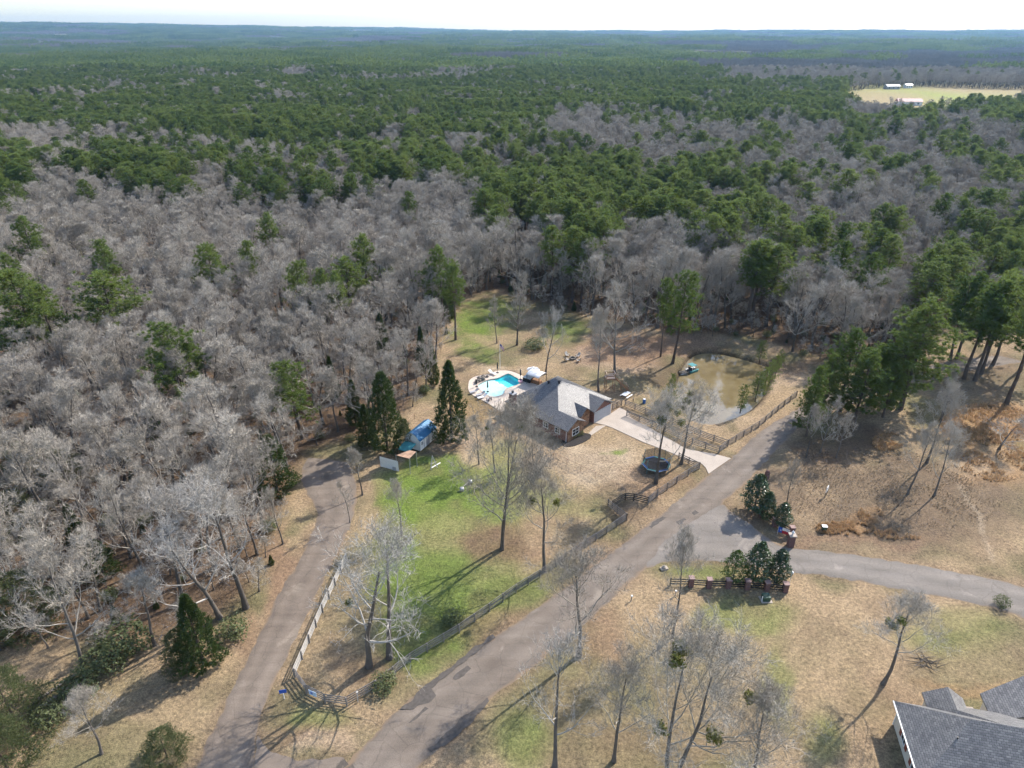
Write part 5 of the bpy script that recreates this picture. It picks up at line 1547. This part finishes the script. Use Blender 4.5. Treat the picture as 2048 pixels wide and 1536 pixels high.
timber_fence(G([(1438, 906), (1384, 889), (1330, 864), (1278, 843), (1253, 832)]), 'four-rail board fence on the right side of the driveway', seed=8)
timber_fence(G([(1455, 893), (1400, 873), (1345, 849), (1290, 828), (1250, 811)]), 'second board fence behind the driveway fence', seed=9)
timber_fence(G([(1438, 906), (1455, 893), (1517, 855), (1555, 823), (1592, 794)]), 'board fence climbing along the road towards the pond', seed=10)
timber_fence(G([(1224, 820), (1243, 811)]), 'short board fence beside the garage corner', seed=11, gap=1.6)

def wire_fence(pts, label, seed, gap=2.9, h=1.2):
    line = [np.array(p) for p in pts]
    spots = [line[0]]
    for a, b2 in zip(line[:-1], line[1:]):
        m = max(1, round(float(np.linalg.norm(b2 - a)) / gap)); spots += [a + (b2 - a) * k / m for k in range(1, m + 1)]
    o = thing('wire_fence', label, 'fence', (*spots[0], 0))
    pm = MB().cyl((0, 0, -.1), (0, 0, h + .05), .04, n=6).mesh('post', m_rust); tm = MB().cyl((0, 0, 0), (1, 0, 0), .028, n=5).mesh('top_rail', m_rust)
    wm = MB().add([(0, 0, .03), (1, 0, .03), (1, 0, h), (0, 0, h)], [(0, 1, 2, 3)]).mesh('wire_mesh', m_wire)
    for k, s in enumerate(spots):
        d = s - spots[0]; link('post', pm, o, (d[0], d[1], 0))
    for a, b2 in zip(spots[:-1], spots[1:]):
        d = b2 - a; L = float(np.linalg.norm(d)); ang = math.atan2(d[1], d[0]); l0 = a - spots[0]
        q = link('top_rail', tm, o, (l0[0], l0[1], h), (0, 0, ang)); q.scale = (L, 1, 1)
        q = link('wire_mesh', wm, o, (l0[0], l0[1], 0), (0, 0, ang)); q.scale = (L, 1, 1)
wire_fence(G([(962, 846), (1081, 905), (1190, 956), (1232, 979), (1250, 990)]), 'thin wire mesh fence between the house yard and the green lot', 1)
wire_fence(G([(812, 862), (818, 850), (829, 838), (868, 826)]), 'rusty wire mesh fence behind the blue-roofed shed', 2)

# ------------------------------------------------------------------ brick pillar entrance fences
pil_me = MB().box(-.3, -.3, -.1, .3, .3, 1.42).mesh('pillar', m_brick2); cap_me = MB().box(-.36, -.36, 1.42, .36, .36, 1.52).mesh('cap', simple('pillar_cap', (0.30, 0.20, 0.18), .8, .15, 3))
brail = MB().box(0, -.03, -.07, 1, .03, .07).mesh('rail', m_black)
def pillar_fence(pts, label, end_posts=()):
    o = thing('pillar_fence', label, 'fence', (*pts[0], 0)); p0 = np.array(pts[0])
    for k, p in enumerate(pts):
        d = np.array(p) - p0
        if k in end_posts:
            link('post', MB().box(-.07, -.07, -.1, .07, .07, 1.3).mesh('post', m_black), o, (d[0], d[1], 0))
        else:
            q = link('pillar', pil_me, o, (d[0], d[1], 0)); link('cap', cap_me, q)
    for a, b2 in zip(pts[:-1], pts[1:]):
        d = np.array(b2) - np.array(a); L = float(np.linalg.norm(d)); l0 = np.array(a) - p0
        for z in (.35, .72, 1.09):
            q = link('rail', brail, o, (l0[0], l0[1], z), (0, 0, math.atan2(d[1], d[0]))); q.scale = (L, 1, 1)
    return o
pillar_fence(G([(1340, 1171), (1381, 1172), (1417, 1175), (1455, 1176), (1493, 1178), (1532, 1181), (1569, 1184)]), 'low brick pillar fence with black rails below the side street', (0,))
pillar_fence(G([(1497, 1018), (1522, 1034), (1548, 1052), (1582, 1070)]), 'brick pillar fence with black rails behind the upper magnolias', (0,))
gp = thing('gate_pillar', 'tall brick gate pillar with a pale cap and white urn at the side street', 'pillar', (*P(1580, 1092), 0))
MB().box(-.38, -.38, -.1, .38, .38, 1.9).build('shaft', m_brick2, gp); MB().box(-.48, -.48, 1.9, .48, .48, 2.05).build('cap', m_conc, gp)
MB().lathe([(.12, 0), (.08, .1), (.2, .3), (.22, .42), (.1, .55), (.04, .68)], 12, (0, 0, 2.05)).build('urn', m_white, gp, True)
lp_ = thing('lamp_post', 'white globe lamp on a thin post beside the right pillar magnolia', 'lamp', (*P(1578, 1170), 0))
MB().cyl((0, 0, 0), (0, 0, 1.9), .04, n=8).build('pole', m_white, lp_); MB().lathe([(.05, 0), (.2, .12), (.22, .25), (.12, .4), (.03, .45)], 12, (0, 0, 1.9)).build('globe', m_white, lp_, True)

def hanging_cloth(name, w, h, n, m, mat_of, parent, loc, rz, amp=.08, lean=0.0):
    """cloth in strips of its own colour"""
    groups = {}
    for i in range(n):
        for j in range(m):
            groups.setdefault(mat_of((i + .5) / n, (j + .5) / m), []).append((i, j))
    f = lambda i, j: (w * i / n, amp * math.sin(i * 2.1 + j * .6) * (i / n), -h * j / m - lean * w * (i / n) ** 1.3)
    for mat, cells in groups.items():
        mb = MB()
        for i, j in cells:
            mb.add([f(i, j), f(i + 1, j), f(i + 1, j + 1), f(i, j + 1)], [(0, 1, 2, 3)])
        link({m_red: 'red_field', m_white: 'white_field', m_navy: 'blue_field', m_signblue: 'blue_field'}[mat], mb.mesh(name, mat), parent, loc, (0, 0, rz))
fl = thing('state_flag', 'blue white and red flag with one star hung on the pillar fence', 'flag', (*P(1564, 1068), 0))
hanging_cloth('flag', 1.5, .95, 9, 8, lambda u, v: m_signblue if u < .36 else (m_white if v < .5 else m_red), fl, (-.75, -.2, 1.5), -.5, .07)
sb_ = MB(); 
pts5 = [(.15 * math.cos(math.pi / 2 + k * math.pi / 5) * (1 if k % 2 == 0 else .4), 0, .15 * math.sin(math.pi / 2 + k * math.pi / 5) * (1 if k % 2 == 0 else .4)) for k in range(10)]
sb_.add(pts5, [tuple(range(10))]); link('star', sb_.mesh('star', m_white), fl, (-.75 + .26 * math.cos(.5), -.2 - .26 * math.sin(.5) - .1, 1.05), (0, 0, -.5))
MB().cyl((-.78, -.2, 0), (-.78, -.2, 1.6), .02, n=6).build('staff', m_white, fl)
# flagpole by the pool
X, Y, hh = T(1000, 737, 684)
fp = thing('flagpole', 'tall white flagpole with a limp striped flag behind the pool', 'flagpole', (X, Y, 0))
MB().cyl((0, 0, 0), (0, 0, hh), .06, .035, n=8).build('pole', m_white, fp); MB().lathe([(.02, 0), (.09, .08), (.02, .17)], 8, (0, 0, hh)).build('finial', m_steel, fp)
hanging_cloth('flag', .9, .95, 8, 13, lambda u, v: m_navy if (u < .4 and v < .54) else (m_red if int(v * 13) % 2 == 0 else m_white), fp, (.05, 0, hh - .4), -.3, .10, .9)

# ------------------------------------------------------------------ pool side
rk = thing('rock_waterfall', 'pile of dark and tan boulders with a waterfall at the pool edge', 'rockery', (*P(963, 762), .07))
rr = random.Random(5)
for k in range(26):
    px_, py_ = 951 + 25 * rr.random(), 0
    py_ = 768 - (px_ - 951) * .42 + rr.uniform(-5, 1)
    X, Y = P(px_, py_); s = rr.uniform(.22, .5)
    b_ = MB().lathe([(s * .5, 0), (s, s * .35), (s * .9, s * .8), (s * .4, s * 1.1)], 7, sx=rr.uniform(.8, 1.2), sy=rr.uniform(.7, 1.1))
    b_.v = [(x_ * rr.uniform(.85, 1.15), y_ * rr.uniform(.85, 1.15), z_ * rr.uniform(.9, 1.1)) for x_, y_, z_ in b_.v]
    link('boulder', b_.mesh('boulder', m_rock), rk, (X - rk.location[0], Y - rk.location[1], rr.choice((0, 0, .3))), (0, 0, rr.uniform(0, 3)))
def parasol(p, label, h=2.5):
    o = thing('closed_parasol', label, 'parasol', (*p, .07))
    MB().lathe([(.28, 0), (.28, .06), (.08, .1)], 12).build('base', m_black, o); MB().cyl((0, 0, .05), (0, 0, h), .03, n=8).build('pole', m_black, o)
    MB().lathe([(.05, h * .35), (.16, h * .42), (.13, h * .8), (.04, h * .98)], 9).build('folded_canopy', m_canvas, o)
parasol(P(995, 746), 'closed dark parasol at the far side of the pool below the flagpole')
parasol(P(1041, 759.5), 'closed dark parasol at the right end of the pool')
parasol(P(975.5, 784), 'closed dark parasol standing in the shallow end of the pool')
parasol(P(953.5, 774), 'short closed parasol at the left corner of the pool', 1.7)
def lounger(p, rz, label, mat=None):
    o = thing('sun_lounger', label, 'lounger', (*p, .07), rz)
    MB().box(-.95, -.32, .28, .35, .32, .36).build('seat', mat or m_grey, o)
    MB().poly3([(.35, -.32, .33), (1.0, -.32, .75), (1.0, .32, .75), (.35, .32, .33)], .07).build('backrest', mat or m_grey, o)
    for sx in (-.85, .3):
        for sy in (-.28, .28):
            MB().bar((sx, sy, 0), (sx, sy, .3), .05).build('leg', m_white, o)
lounger(P(948, 786), .55, 'grey sun lounger on the left pool deck, hindmost of three'); lounger(P(961, 791.5), .55, 'grey sun lounger on the left pool deck, middle of three'); lounger(P(964, 797), .55, 'grey sun lounger on the left pool deck, nearest of three', m_white)
lounger(P(985, 749), 2.4, 'white deck chair beside the boulders at the back of the pool', m_white)
def armchair(p, rz, label, mat, mat2):
    o = thing('garden_chair', label, 'chair', (*p, 0), rz)
    MB().box(-.32, -.3, .3, .3, .3, .37).build('seat', mat, o)
    MB().poly3([(-.34, -.32, .36), (-.34, .32, .36), (-.62, .32, 1.0), (-.62, -.32, 1.0)], .05).build('backrest', mat, o)
    for s in (-1, 1):
        MB().box(-.4, s * .38 - .06, .55, .36, s * .38 + .06, .59).build('armrest', mat, o)
        MB().bar((.3, s * .36, 0), (.3, s * .36, .56), .07).build('leg', mat2, o); MB().bar((-.4, s * .36, 0), (-.38, s * .36, .56), .07).build('leg', mat2, o)
armchair(P(978, 801), 2.2, 'dark cube chair on the pool deck near the house corner', m_grey, m_canvas)
rg_ = MB()
for k in range(14):
    for j in range(8):
        pass
def torus(R, r, n=18, m=8):
    v = [((R + r * math.cos(2 * math.pi * j / m)) * math.cos(2 * math.pi * k / n), (R + r * math.cos(2 * math.pi * j / m)) * math.sin(2 * math.pi * k / n), r * math.sin(2 * math.pi * j / m) + r) for k in range(n) for j in range(m)]
    f = [(k * m + j, ((k + 1) % n) * m + j, ((k + 1) % n) * m + (j + 1) % m, k * m + (j + 1) % m) for k in range(n) for j in range(m)]
    return MB().add(v, f)
ft = torus(.36, .16).build('swim_ring', m_pink, None, True); ft.location = (*P(1040.5, 765), .1)
tag(ft, 'pink swim ring lying at the right end of the pool', 'swim ring')
gb = thing('patio_canopy', 'white fabric canopy on dark posts behind the house roof', 'canopy', (*P(1073, 767), .07), -.65)
cv = MB(); n = 8
for k in range(n):
    a0, a1 = math.pi * k / n, math.pi * (k + 1) / n
    cv.add([(-1.6, -1.4 * math.cos(a0), 2.1 + .5 * math.sin(a0)), (1.6, -1.4 * math.cos(a0), 2.1 + .5 * math.sin(a0)), (1.6, -1.4 * math.cos(a1), 2.1 + .5 * math.sin(a1)), (-1.6, -1.4 * math.cos(a1), 2.1 + .5 * math.sin(a1))], [(0, 1, 2, 3)])
cv.build('canopy', m_white, gb)
for a in (-1.5, 1.5):
    for b2 in (-1.3, 1.3):
        MB().bar((a, b2, 0), (a, b2, 2.15), .09).build('post', m_black, gb)
MB().box(-1.0, -.5, 0, 1.0, .5, .75).build('table', m_timber, gb)
tu = thing('hot_tub', 'dark sided hot tub with a pale cover at the pool deck corner', 'hot tub', (*P(1057, 762), .07), -.6)
MB().box(-.85, -.85, 0, .85, .85, .85).build('cabinet', m_canvas, tu); MB().box(-.9, -.9, .85, .9, .9, .97).build('cover', simple('tub_cover', (0.45, 0.48, 0.47), .6), tu)
um = thing('patio_umbrella', 'pale open umbrella behind the hot tub', 'umbrella', (*P(1066, 757), .07))
MB().cyl((0, 0, 0), (0, 0, 2.2), .03, n=8).build('pole', m_black, um)
for k in range(8):
    a0, a1 = k * math.pi / 4, (k + 1) * math.pi / 4
    MB().add([(0, 0, 2.55), (1.35 * math.cos(a0), 1.35 * math.sin(a0), 2.05), (1.35 * math.cos(a1), 1.35 * math.sin(a1), 2.05)], [(0, 1, 2)]).build('panel', m_white if k % 2 else m_grey, um)

# ------------------------------------------------------------------ back lawn: fire pit, platform, table, barrel
pit = thing('fire_pit', 'round stone fire pit between four wooden chairs on the back lawn', 'fire pit', (*P(1145.4, 718), 0))
for k in range(12):
    a = k * math.pi / 6
    MB().cbox((.62 * math.cos(a), .62 * math.sin(a), .2), (.26, .3, .4), a).build('stone', m_rock, pit)
MB().cyl((0, 0, .02), (0, 0, .14), .5, n=14).build('ash_bed', m_canvas, pit)
for (a, b2, l_) in ((1135, 713, 'upper left'), (1134, 721.5, 'lower left'), (1155, 714.5, 'upper right'), (1156.5, 723.5, 'lower right')):
    p = P(a, b2); c = P(1145.4, 718)
    armchair(p, math.atan2(c[1] - p[1], c[0] - p[0]), 'wooden lawn chair at the fire pit, %s of four' % l_, m_fence_pale, m_timber)
pf = thing('wooden_platform', 'raised timber platform with railing and stairs on the back lawn', 'platform', (19.4, 120.4, 0), .1)
fz = 3.2
for a in (-.85, .85):
    for b2 in (-.75, .75):
        MB().bar((a, b2, 0), (a, b2, fz + 1.0), .12).build('post', m_timber, pf)
        MB().bar((a, b2, fz + .98), (-a, b2, fz + .98), .12, .05).build('handrail', m_timber_top, pf) if a < 0 else MB().bar((a if b2 < 0 else -a, -.75, fz + .98), (a if b2 < 0 else -a, .75, fz + .98), .12, .05).build('handrail', m_timber_top, pf)
for k in range(10):
    MB().box(-.95 + k * .19, -.9, fz - .04, -.95 + k * .19 + .17, .9, fz).build('deck_board', m_timber_top, pf)
for b2 in (-.8, .8):
    MB().box(-.92, b2 - .03, fz - .24, .92, b2 + .03, fz - .05).build('joist', m_timber, pf)
    MB().box(-.85, b2 - .02, fz + .42, .85, b2 + .02, fz + .56).build('mid_rail', m_timber, pf)
MB().bar((-.85, -.75, .4), (.85, -.75, 1.9), .1).build('brace', m_timber, pf)
for s in (-.45, .45):
    MB().bar((.9, s, fz - .12), (3.9, s, .05), .06, .26).build('stringer', m_timber, pf)
    MB().bar((.9, s * 1.1, fz + .85), (3.9, s * 1.1, .95), .08, .06).build('stair_rail', m_timber_top, pf)
    for t in (.5, .98):
        MB().bar((.9 + 3 * t, s * 1.1, 0), (.9 + 3 * t, s * 1.1, fz * (1 - t) + .95), .1).build('stair_post', m_timber, pf)
for k in range(13):
    t = (k + .5) / 13
    MB().box(.9 + 3 * t - .13, -.45, fz * (1 - t) - .02, .9 + 3 * t + .13, .45, fz * (1 - t) + .02).build('step', m_timber, pf)
pt = thing('picnic_table', 'white topped picnic table with benches near the garage', 'table', (*P(1252, 794), 0), .84)
for k in range(4):
    MB().box(-1.0, -.42 + k * .215, .72, 1.0, -.42 + k * .215 + .195, .76).build('table_board', m_white, pt)
for s in (-.75, .75):
    MB().box(-1.0, s - .14, .42, 1.0, s + .14, .46).build('bench', m_white, pt)
for a in (-.7, .7):
    for s in (-1, 1):
        MB().bar((a, s * .75, 0), (a, s * .3, .72), .09, .06).build('leg', m_fence_dark, pt)
    MB().bar((a, -.78, .4), (a, .78, .4), .05, .09).build('bench_support', m_fence_dark, pt)
br_ = thing('barrel', 'blue plastic barrel on the lawn between picnic table and pond', 'barrel', (*P(1288, 806.5), 0))
MB().lathe([(.27, 0), (.3, .1), (.29, .3), (.31, .33), (.29, .36), (.29, .6), (.31, .63), (.29, .66), (.3, .85), (.27, .92)], 16).build('drum', m_blue, br_, True)
MB().cyl((0, 0, .92), (0, 0, .95), .25, n=16).build('lid', m_white, br_)
sg = thing('garden_post', 'short dark post on the lawn right of the picnic table', 'post', (*P(1266, 804), 0)); MB().bar((0, 0, 0), (0, 0, .8), .1).build('stake', m_fence_dark, sg); MB().box(-.12, -.12, .8, .12, .12, .86).build('cap', m_fence, sg)

# pedal boat moored on the pond
pb = thing('pedal_boat', 'small teal pedal boat with dark seats moored at the left pond bank', 'boat', (*P(1384, 742, WATER_Z), WATER_Z), .55)
for s in (-1, 1):
    MB().add([(-1.2, s * .55 - .25, 0), (-1.2, s * .55 + .25, 0), (-1.2, s * .55 + .28, .42), (-1.2, s * .55 - .28, .42), (.9, s * .55 - .25, -.05), (.9, s * .55 + .25, -.05), (1.1, s * .55 + .26, .42), (1.1, s * .55 - .26, .42), (1.5, s * .55, .4)],
             [(0, 1, 2, 3), (0, 4, 5, 1), (1, 5, 6, 2), (2, 6, 7, 3), (3, 7, 4, 0), (4, 7, 8), (7, 6, 8), (6, 5, 8), (5, 4, 8)]).build('pontoon', m_teal if s < 0 else m_white, pb)
MB().box(-1.1, -.5, .3, .9, .5, .44).build('deck', m_canvas, pb)
for s in (-.3, .3):
    MB().box(-.6, s - .2, .44, -.1, s + .2, .7).build('seat', m_canvas, pb); MB().box(-.7, s - .2, .44, -.6, s + .2, 1.05).build('backrest', m_canvas, pb)
MB().box(-.75, -.75, 1.5, .6, .75, 1.56).build('roof', m_teal, pb)
for a in (-.7, .5):
    for s in (-.7, .7):
        MB().bar((a, s, .4), (a, s, 1.52), .04).build('roof_post', m_white, pb)
dk = thing('small_dock', 'small dark plank dock between the bank and the pedal boat', 'dock', (*P(1369, 748, WATER_Z), 0), .2)
for k in range(8):
    MB().box(-1.2 + k * .26, -.6, -.42, -1.2 + k * .26 + .23, .6, -.36).build('plank', m_fence_dark, dk)
for a in (-1.1, .8):
    for s in (-.5, .5):
        MB().bar((a, s, -1.4), (a, s, -.05), .1).build('pile', m_fence_dark, dk)

# ------------------------------------------------------------------ trampoline
tm = thing('trampoline', 'trampoline with a dark safety net and blue pads under the bare tree', 'trampoline', (23.65, 93.3, 0), .35)
R = 2.35; n = 8; zf = .85
oc = [(R * math.cos(2 * math.pi * (k + .5) / n), R * math.sin(2 * math.pi * (k + .5) / n)) for k in range(n)]
MB().prism([(x_ * .86, y_ * .86) for x_, y_ in oc], zf - .01, zf + .01).build('jumping_mat', m_canvas, tm)
for k in range(n):
    a, b2 = oc[k], oc[(k + 1) % n]
    MB().poly3([(a[0], a[1], zf + .03), (b2[0], b2[1], zf + .03), (b2[0] * .85, b2[1] * .85, zf + .05), (a[0] * .85, a[1] * .85, zf + .05)], .03).build('pad', m_blue if k % 2 else m_teal, tm)
    MB().cyl((a[0], a[1], zf), (b2[0], b2[1], zf), .035, n=6).build('frame_tube', m_steel, tm)
    MB().cyl((a[0] * 1.02, a[1] * 1.02, 0), (a[0] * 1.02, a[1] * 1.02, zf + 1.75), .035, n=6).build('pole', m_teal, tm)
    MB().add([(a[0] * .97, a[1] * .97, zf), (b2[0] * .97, b2[1] * .97, zf), (b2[0] * .97, b2[1] * .97, zf + 1.7), (a[0] * .97, a[1] * .97, zf + 1.7)], [(0, 1, 2, 3)]).build('net', m_net, tm)

# ------------------------------------------------------------------ street furniture and small things
tb_ = thing('transformer_box', 'dark green transformer box on a pale pad below the pillar fence', 'utility box', (*P(1531, 1200), 0), .05)
MB().box(-.7, -.6, 0, .7, .6, .1).build('pad', m_conc, tb_)
MB().add([(-.45, -.4, .1), (.45, -.4, .1), (.45, .4, .1), (-.45, .4, .1), (-.45, -.4, .72), (.45, -.4, .72), (.45, .4, .85), (-.45, .4, .85)], [(0, 1, 5, 4), (1, 2, 6, 5), (2, 3, 7, 6), (3, 0, 4, 7), (4, 5, 6, 7), (3, 2, 1, 0)]).build('cabinet', m_green_box, tb_)
MB().bar((-.62, -.3, .1), (-.62, -.3, .9), .08).build('marker_post', m_white, tb_)
ub = thing('utility_box', 'green utility box with a white top in the brown field', 'utility box', (*P(1647, 1062), 0), -.1)
MB().box(-.32, -.25, 0, .32, .25, .85).build('cabinet', m_green_box, ub); MB().box(-.36, -.3, .85, .36, .3, .93).build('lid', m_white, ub)
ls = thing('field_sign', 'white for-sale board on dark posts leaning in the brown field', 'sign', (*P(1651, 993), 0), .9)
MB().box(-.6, -.04, 1.0, .6, .04, 1.9).build('board', m_white, ls)
for a in (-.5, .5):
    MB().bar((a, 0, 0), (a, 0, 1.95), .09).build('post', m_fence_dark, ls)
mbx = thing('brick_mailbox', 'brick mailbox pillar on the road verge above the magnolias', 'mailbox', (*P(1533, 957), 0), .6)
MB().box(-.28, -.28, 0, .28, .28, 1.25).build('shaft', m_brick2, mbx); MB().lathe([(.42, 0), (.3, .2), (.1, .34)], 4, (0, 0, 1.25)).build('cap', m_brick2, mbx); MB().box(-.12, -.36, .9, .12, -.26, 1.12).build('letter_box', m_black, mbx)
ss = thing('street_sign', 'blue sign on a short post at the corner of lane and road', 'sign', (*P(569, 1398), 0), .2)
MB().bar((0, 0, 0), (0, 0, 1.1), .07).build('post', m_white, ss); MB().cbox((0, -.05, 1.25), (.75, .04, .5)).build('panel', m_signblue, ss)
fs_ = thing('fence_sign', 'pale blue sign board fixed to the corner fence', 'sign', (*P(629, 1397), 0), -.42)
MB().box(-.5, -.14, .6, .5, -.10, 1.3).build('panel', simple('sign_pale', (0.50, 0.60, 0.72), .5), fs_); MB().box(-.25, -.16, .85, 0, -.14, 1.1).build('emblem', m_signblue, fs_)
for (a, b2, l_) in ((716, 1404, 'pale stake at the corner fence'), (1262, 1202, 'white topped marker post on the right verge of the road'), (1350, 1192, 'white meter box beside the slender lawn tree')):
    o = thing('marker_post', l_, 'post', (*P(a, b2), 0), .4)
    h_ = 1.4 if a < 800 else .75
    MB().bar((0, 0, 0), (.06, 0, h_), .09).build('stake', m_fence_pale if a < 800 else m_fence, o); MB().cbox((.06, 0, h_ + .08), (.2, .2, .18)).build('cap', m_white if a > 800 else m_fence_pale, o)
gs = thing('garden_statue', 'pale stone garden ornament at the junction corner of the lawn', 'ornament', (*P(1328, 1138), 0), .3)
MB().box(-.5, -.3, 0, .5, .3, .22).build('plinth', m_conc, gs); MB().lathe([(.25, .22), (.3, .4), (.12, .55), (.05, .6)], 10).build('bowl', m_conc, gs)
# stone edging on the left lawn
se2 = thing('stone_edging', 'two rows of low stones edging the left lawn', 'edging', (*P(100, 1385), 0))
for (a, b2, c, d) in ((60, 1412, 150, 1352), (78, 1418, 165, 1360)):
    p0, p1 = np.array(P(a, b2)), np.array(P(c, d)); L = np.linalg.norm(p1 - p0); m = int(L / .42)
    for k in range(m):
        q = p0 + (p1 - p0) * (k + .5) / m - np.array(se2.location[:2])
        MB().cbox((q[0], q[1], .1), (.36, .28 + .06 * (k % 3), .2), math.atan2(*(p1 - p0)[::-1]) + .1 * (k % 2)).build('stone', m_rock, se2)
# fallen branches
fb = thing('fallen_branches', 'heap of dark fallen branches on the lawn right of the mistletoe tree', 'branches', (*P(1853, 1326), 0))
rr = random.Random(9)
for k in range(22):
    a = rr.uniform(0, 6.28); L = rr.uniform(.8, 2.2); x_, y_ = rr.uniform(-1, 1), rr.uniform(-.8, .8)
    MB().cyl((x_, y_, .05), (x_ + L * math.cos(a), y_ + L * math.sin(a), rr.uniform(.1, .7)), .05, .015, 5).build('branch', m_bark, fb)

# ------------------------------------------------------------------ farmstead on the far field
def far_house(px_, py_, w, d, h, rz, label, wm, rm, name='farm_house'):
    X, Y = P(px_, py_)
    o = thing(name, label, 'house', (X, Y, float(terrain(np.array(X), np.array(Y)))), rz)
    MB().box(-w / 2, -d / 2, 0, w / 2, d / 2, h).build('wall', wm, o)
    MB().add([(-w / 2 - .5, -d / 2 - .5, h), (w / 2 + .5, -d / 2 - .5, h), (w / 2 + .5, d / 2 + .5, h), (-w / 2 - .5, d / 2 + .5, h), (-w / 2 - .5, 0, h + d * .28), (w / 2 + .5, 0, h + d * .28)], [(0, 1, 5, 4), (2, 3, 4, 5), (0, 4, 3), (1, 2, 5), (3, 2, 1, 0)]).build('roof', rm, o)
    for k in range(3):
        xx = -w / 2 + w * (k + .5) / 3
        MB().box(xx - .8, -d / 2 - .06, 1, xx + .8, -d / 2 - .01, 2.4).build('window', m_glass, o)
far_house(1783, 178, 17, 8, 3.2, .1, 'long pale farm house at the top of the far green field', m_grey, m_grey)
far_house(1816, 210, 22, 9, 3.4, -.1, 'low farm building with a red edged roof in the far field', m_white, simple('faded_red_roof', (0.42, 0.22, 0.20), .6))
far_house(1815, 176, 9, 6, 3.4, .2, 'small white outbuilding right of the far farm house', m_white, m_white, 'outbuilding')

# ------------------------------------------------------------------ tall dry grass in the field: tufts nobody could count
rg3 = np.random.default_rng(33)
def tufts(name, areas, mat, blades_n, length, width, label):
    c = []
    for (cx, cyy, rx, ry, n) in areas:
        a = rg3.uniform(0, 6.28, n); r_ = np.sqrt(rg3.uniform(0, 1, n))
        c += [(*P(cx + rx * r1 * math.cos(a1), cyy + ry * r1 * math.sin(a1)), 0.0) for a1, r1 in zip(a, r_)]
    c = np.array(c)
    c = c[fbm(c[:, 0] / 3.0, c[:, 1] / 3.0, 97, 3) > .42]
    V, F = blades(c, np.tile([[0, 0, 1.]], (len(c), 1)), blades_n, length, width, .4, rg3)
    o = link(name, mesh_np(name, V, F, [mat])); o['kind'] = 'stuff'; tag(o, label, 'grass')
m_sedge = foliage('broom_sedge', (0.38, 0.24, 0.125), (0.58, 0.40, 0.235), .8, .3, .1)
m_dead = foliage('dead_weeds', (0.26, 0.20, 0.14), (0.42, 0.33, 0.235), .9, .2, .1)
tufts('broom_sedge', ((1975, 850, 95, 42, 1500), (1995, 925, 75, 38, 700), (1775, 885, 32, 18, 260), (1690, 1058, 60, 14, 380), (1740, 1030, 24, 18, 170), (1800, 1070, 60, 10, 120)), m_sedge, 12, .6, .06, 'orange tufts of dry grass in the brown field')
tufts('dead_weeds', ((1760, 985, 190, 85, 2600), (1900, 990, 110, 70, 1000), (1640, 940, 60, 40, 400), (1960, 910, 80, 60, 500)), m_dead, 6, .30, .04, 'low grey brown dead weeds covering the field')
# ------------------------------------------------------------------ air
mh = bpy.data.materials.new('haze'); mh.use_nodes = True
nt = mh.node_tree; nt.nodes.clear()
out = nt.nodes.new('ShaderNodeOutputMaterial'); pv = nt.nodes.new('ShaderNodeVolumePrincipled')
pv.inputs['Color'].default_value = (0.34, 0.62, 1.0, 1)
pv.inputs['Density'].default_value = 0.000062
pv.inputs['Anisotropy'].default_value = 0.3
nt.links.new(pv.outputs[0], out.inputs['Volume'])
hz = MB().box(-10700, -700, -4, 10700, 10700, 235).build('haze', mh)
hz['kind'] = 'stuff'
tag(hz, 'thin bluish haze over the far land', 'haze')
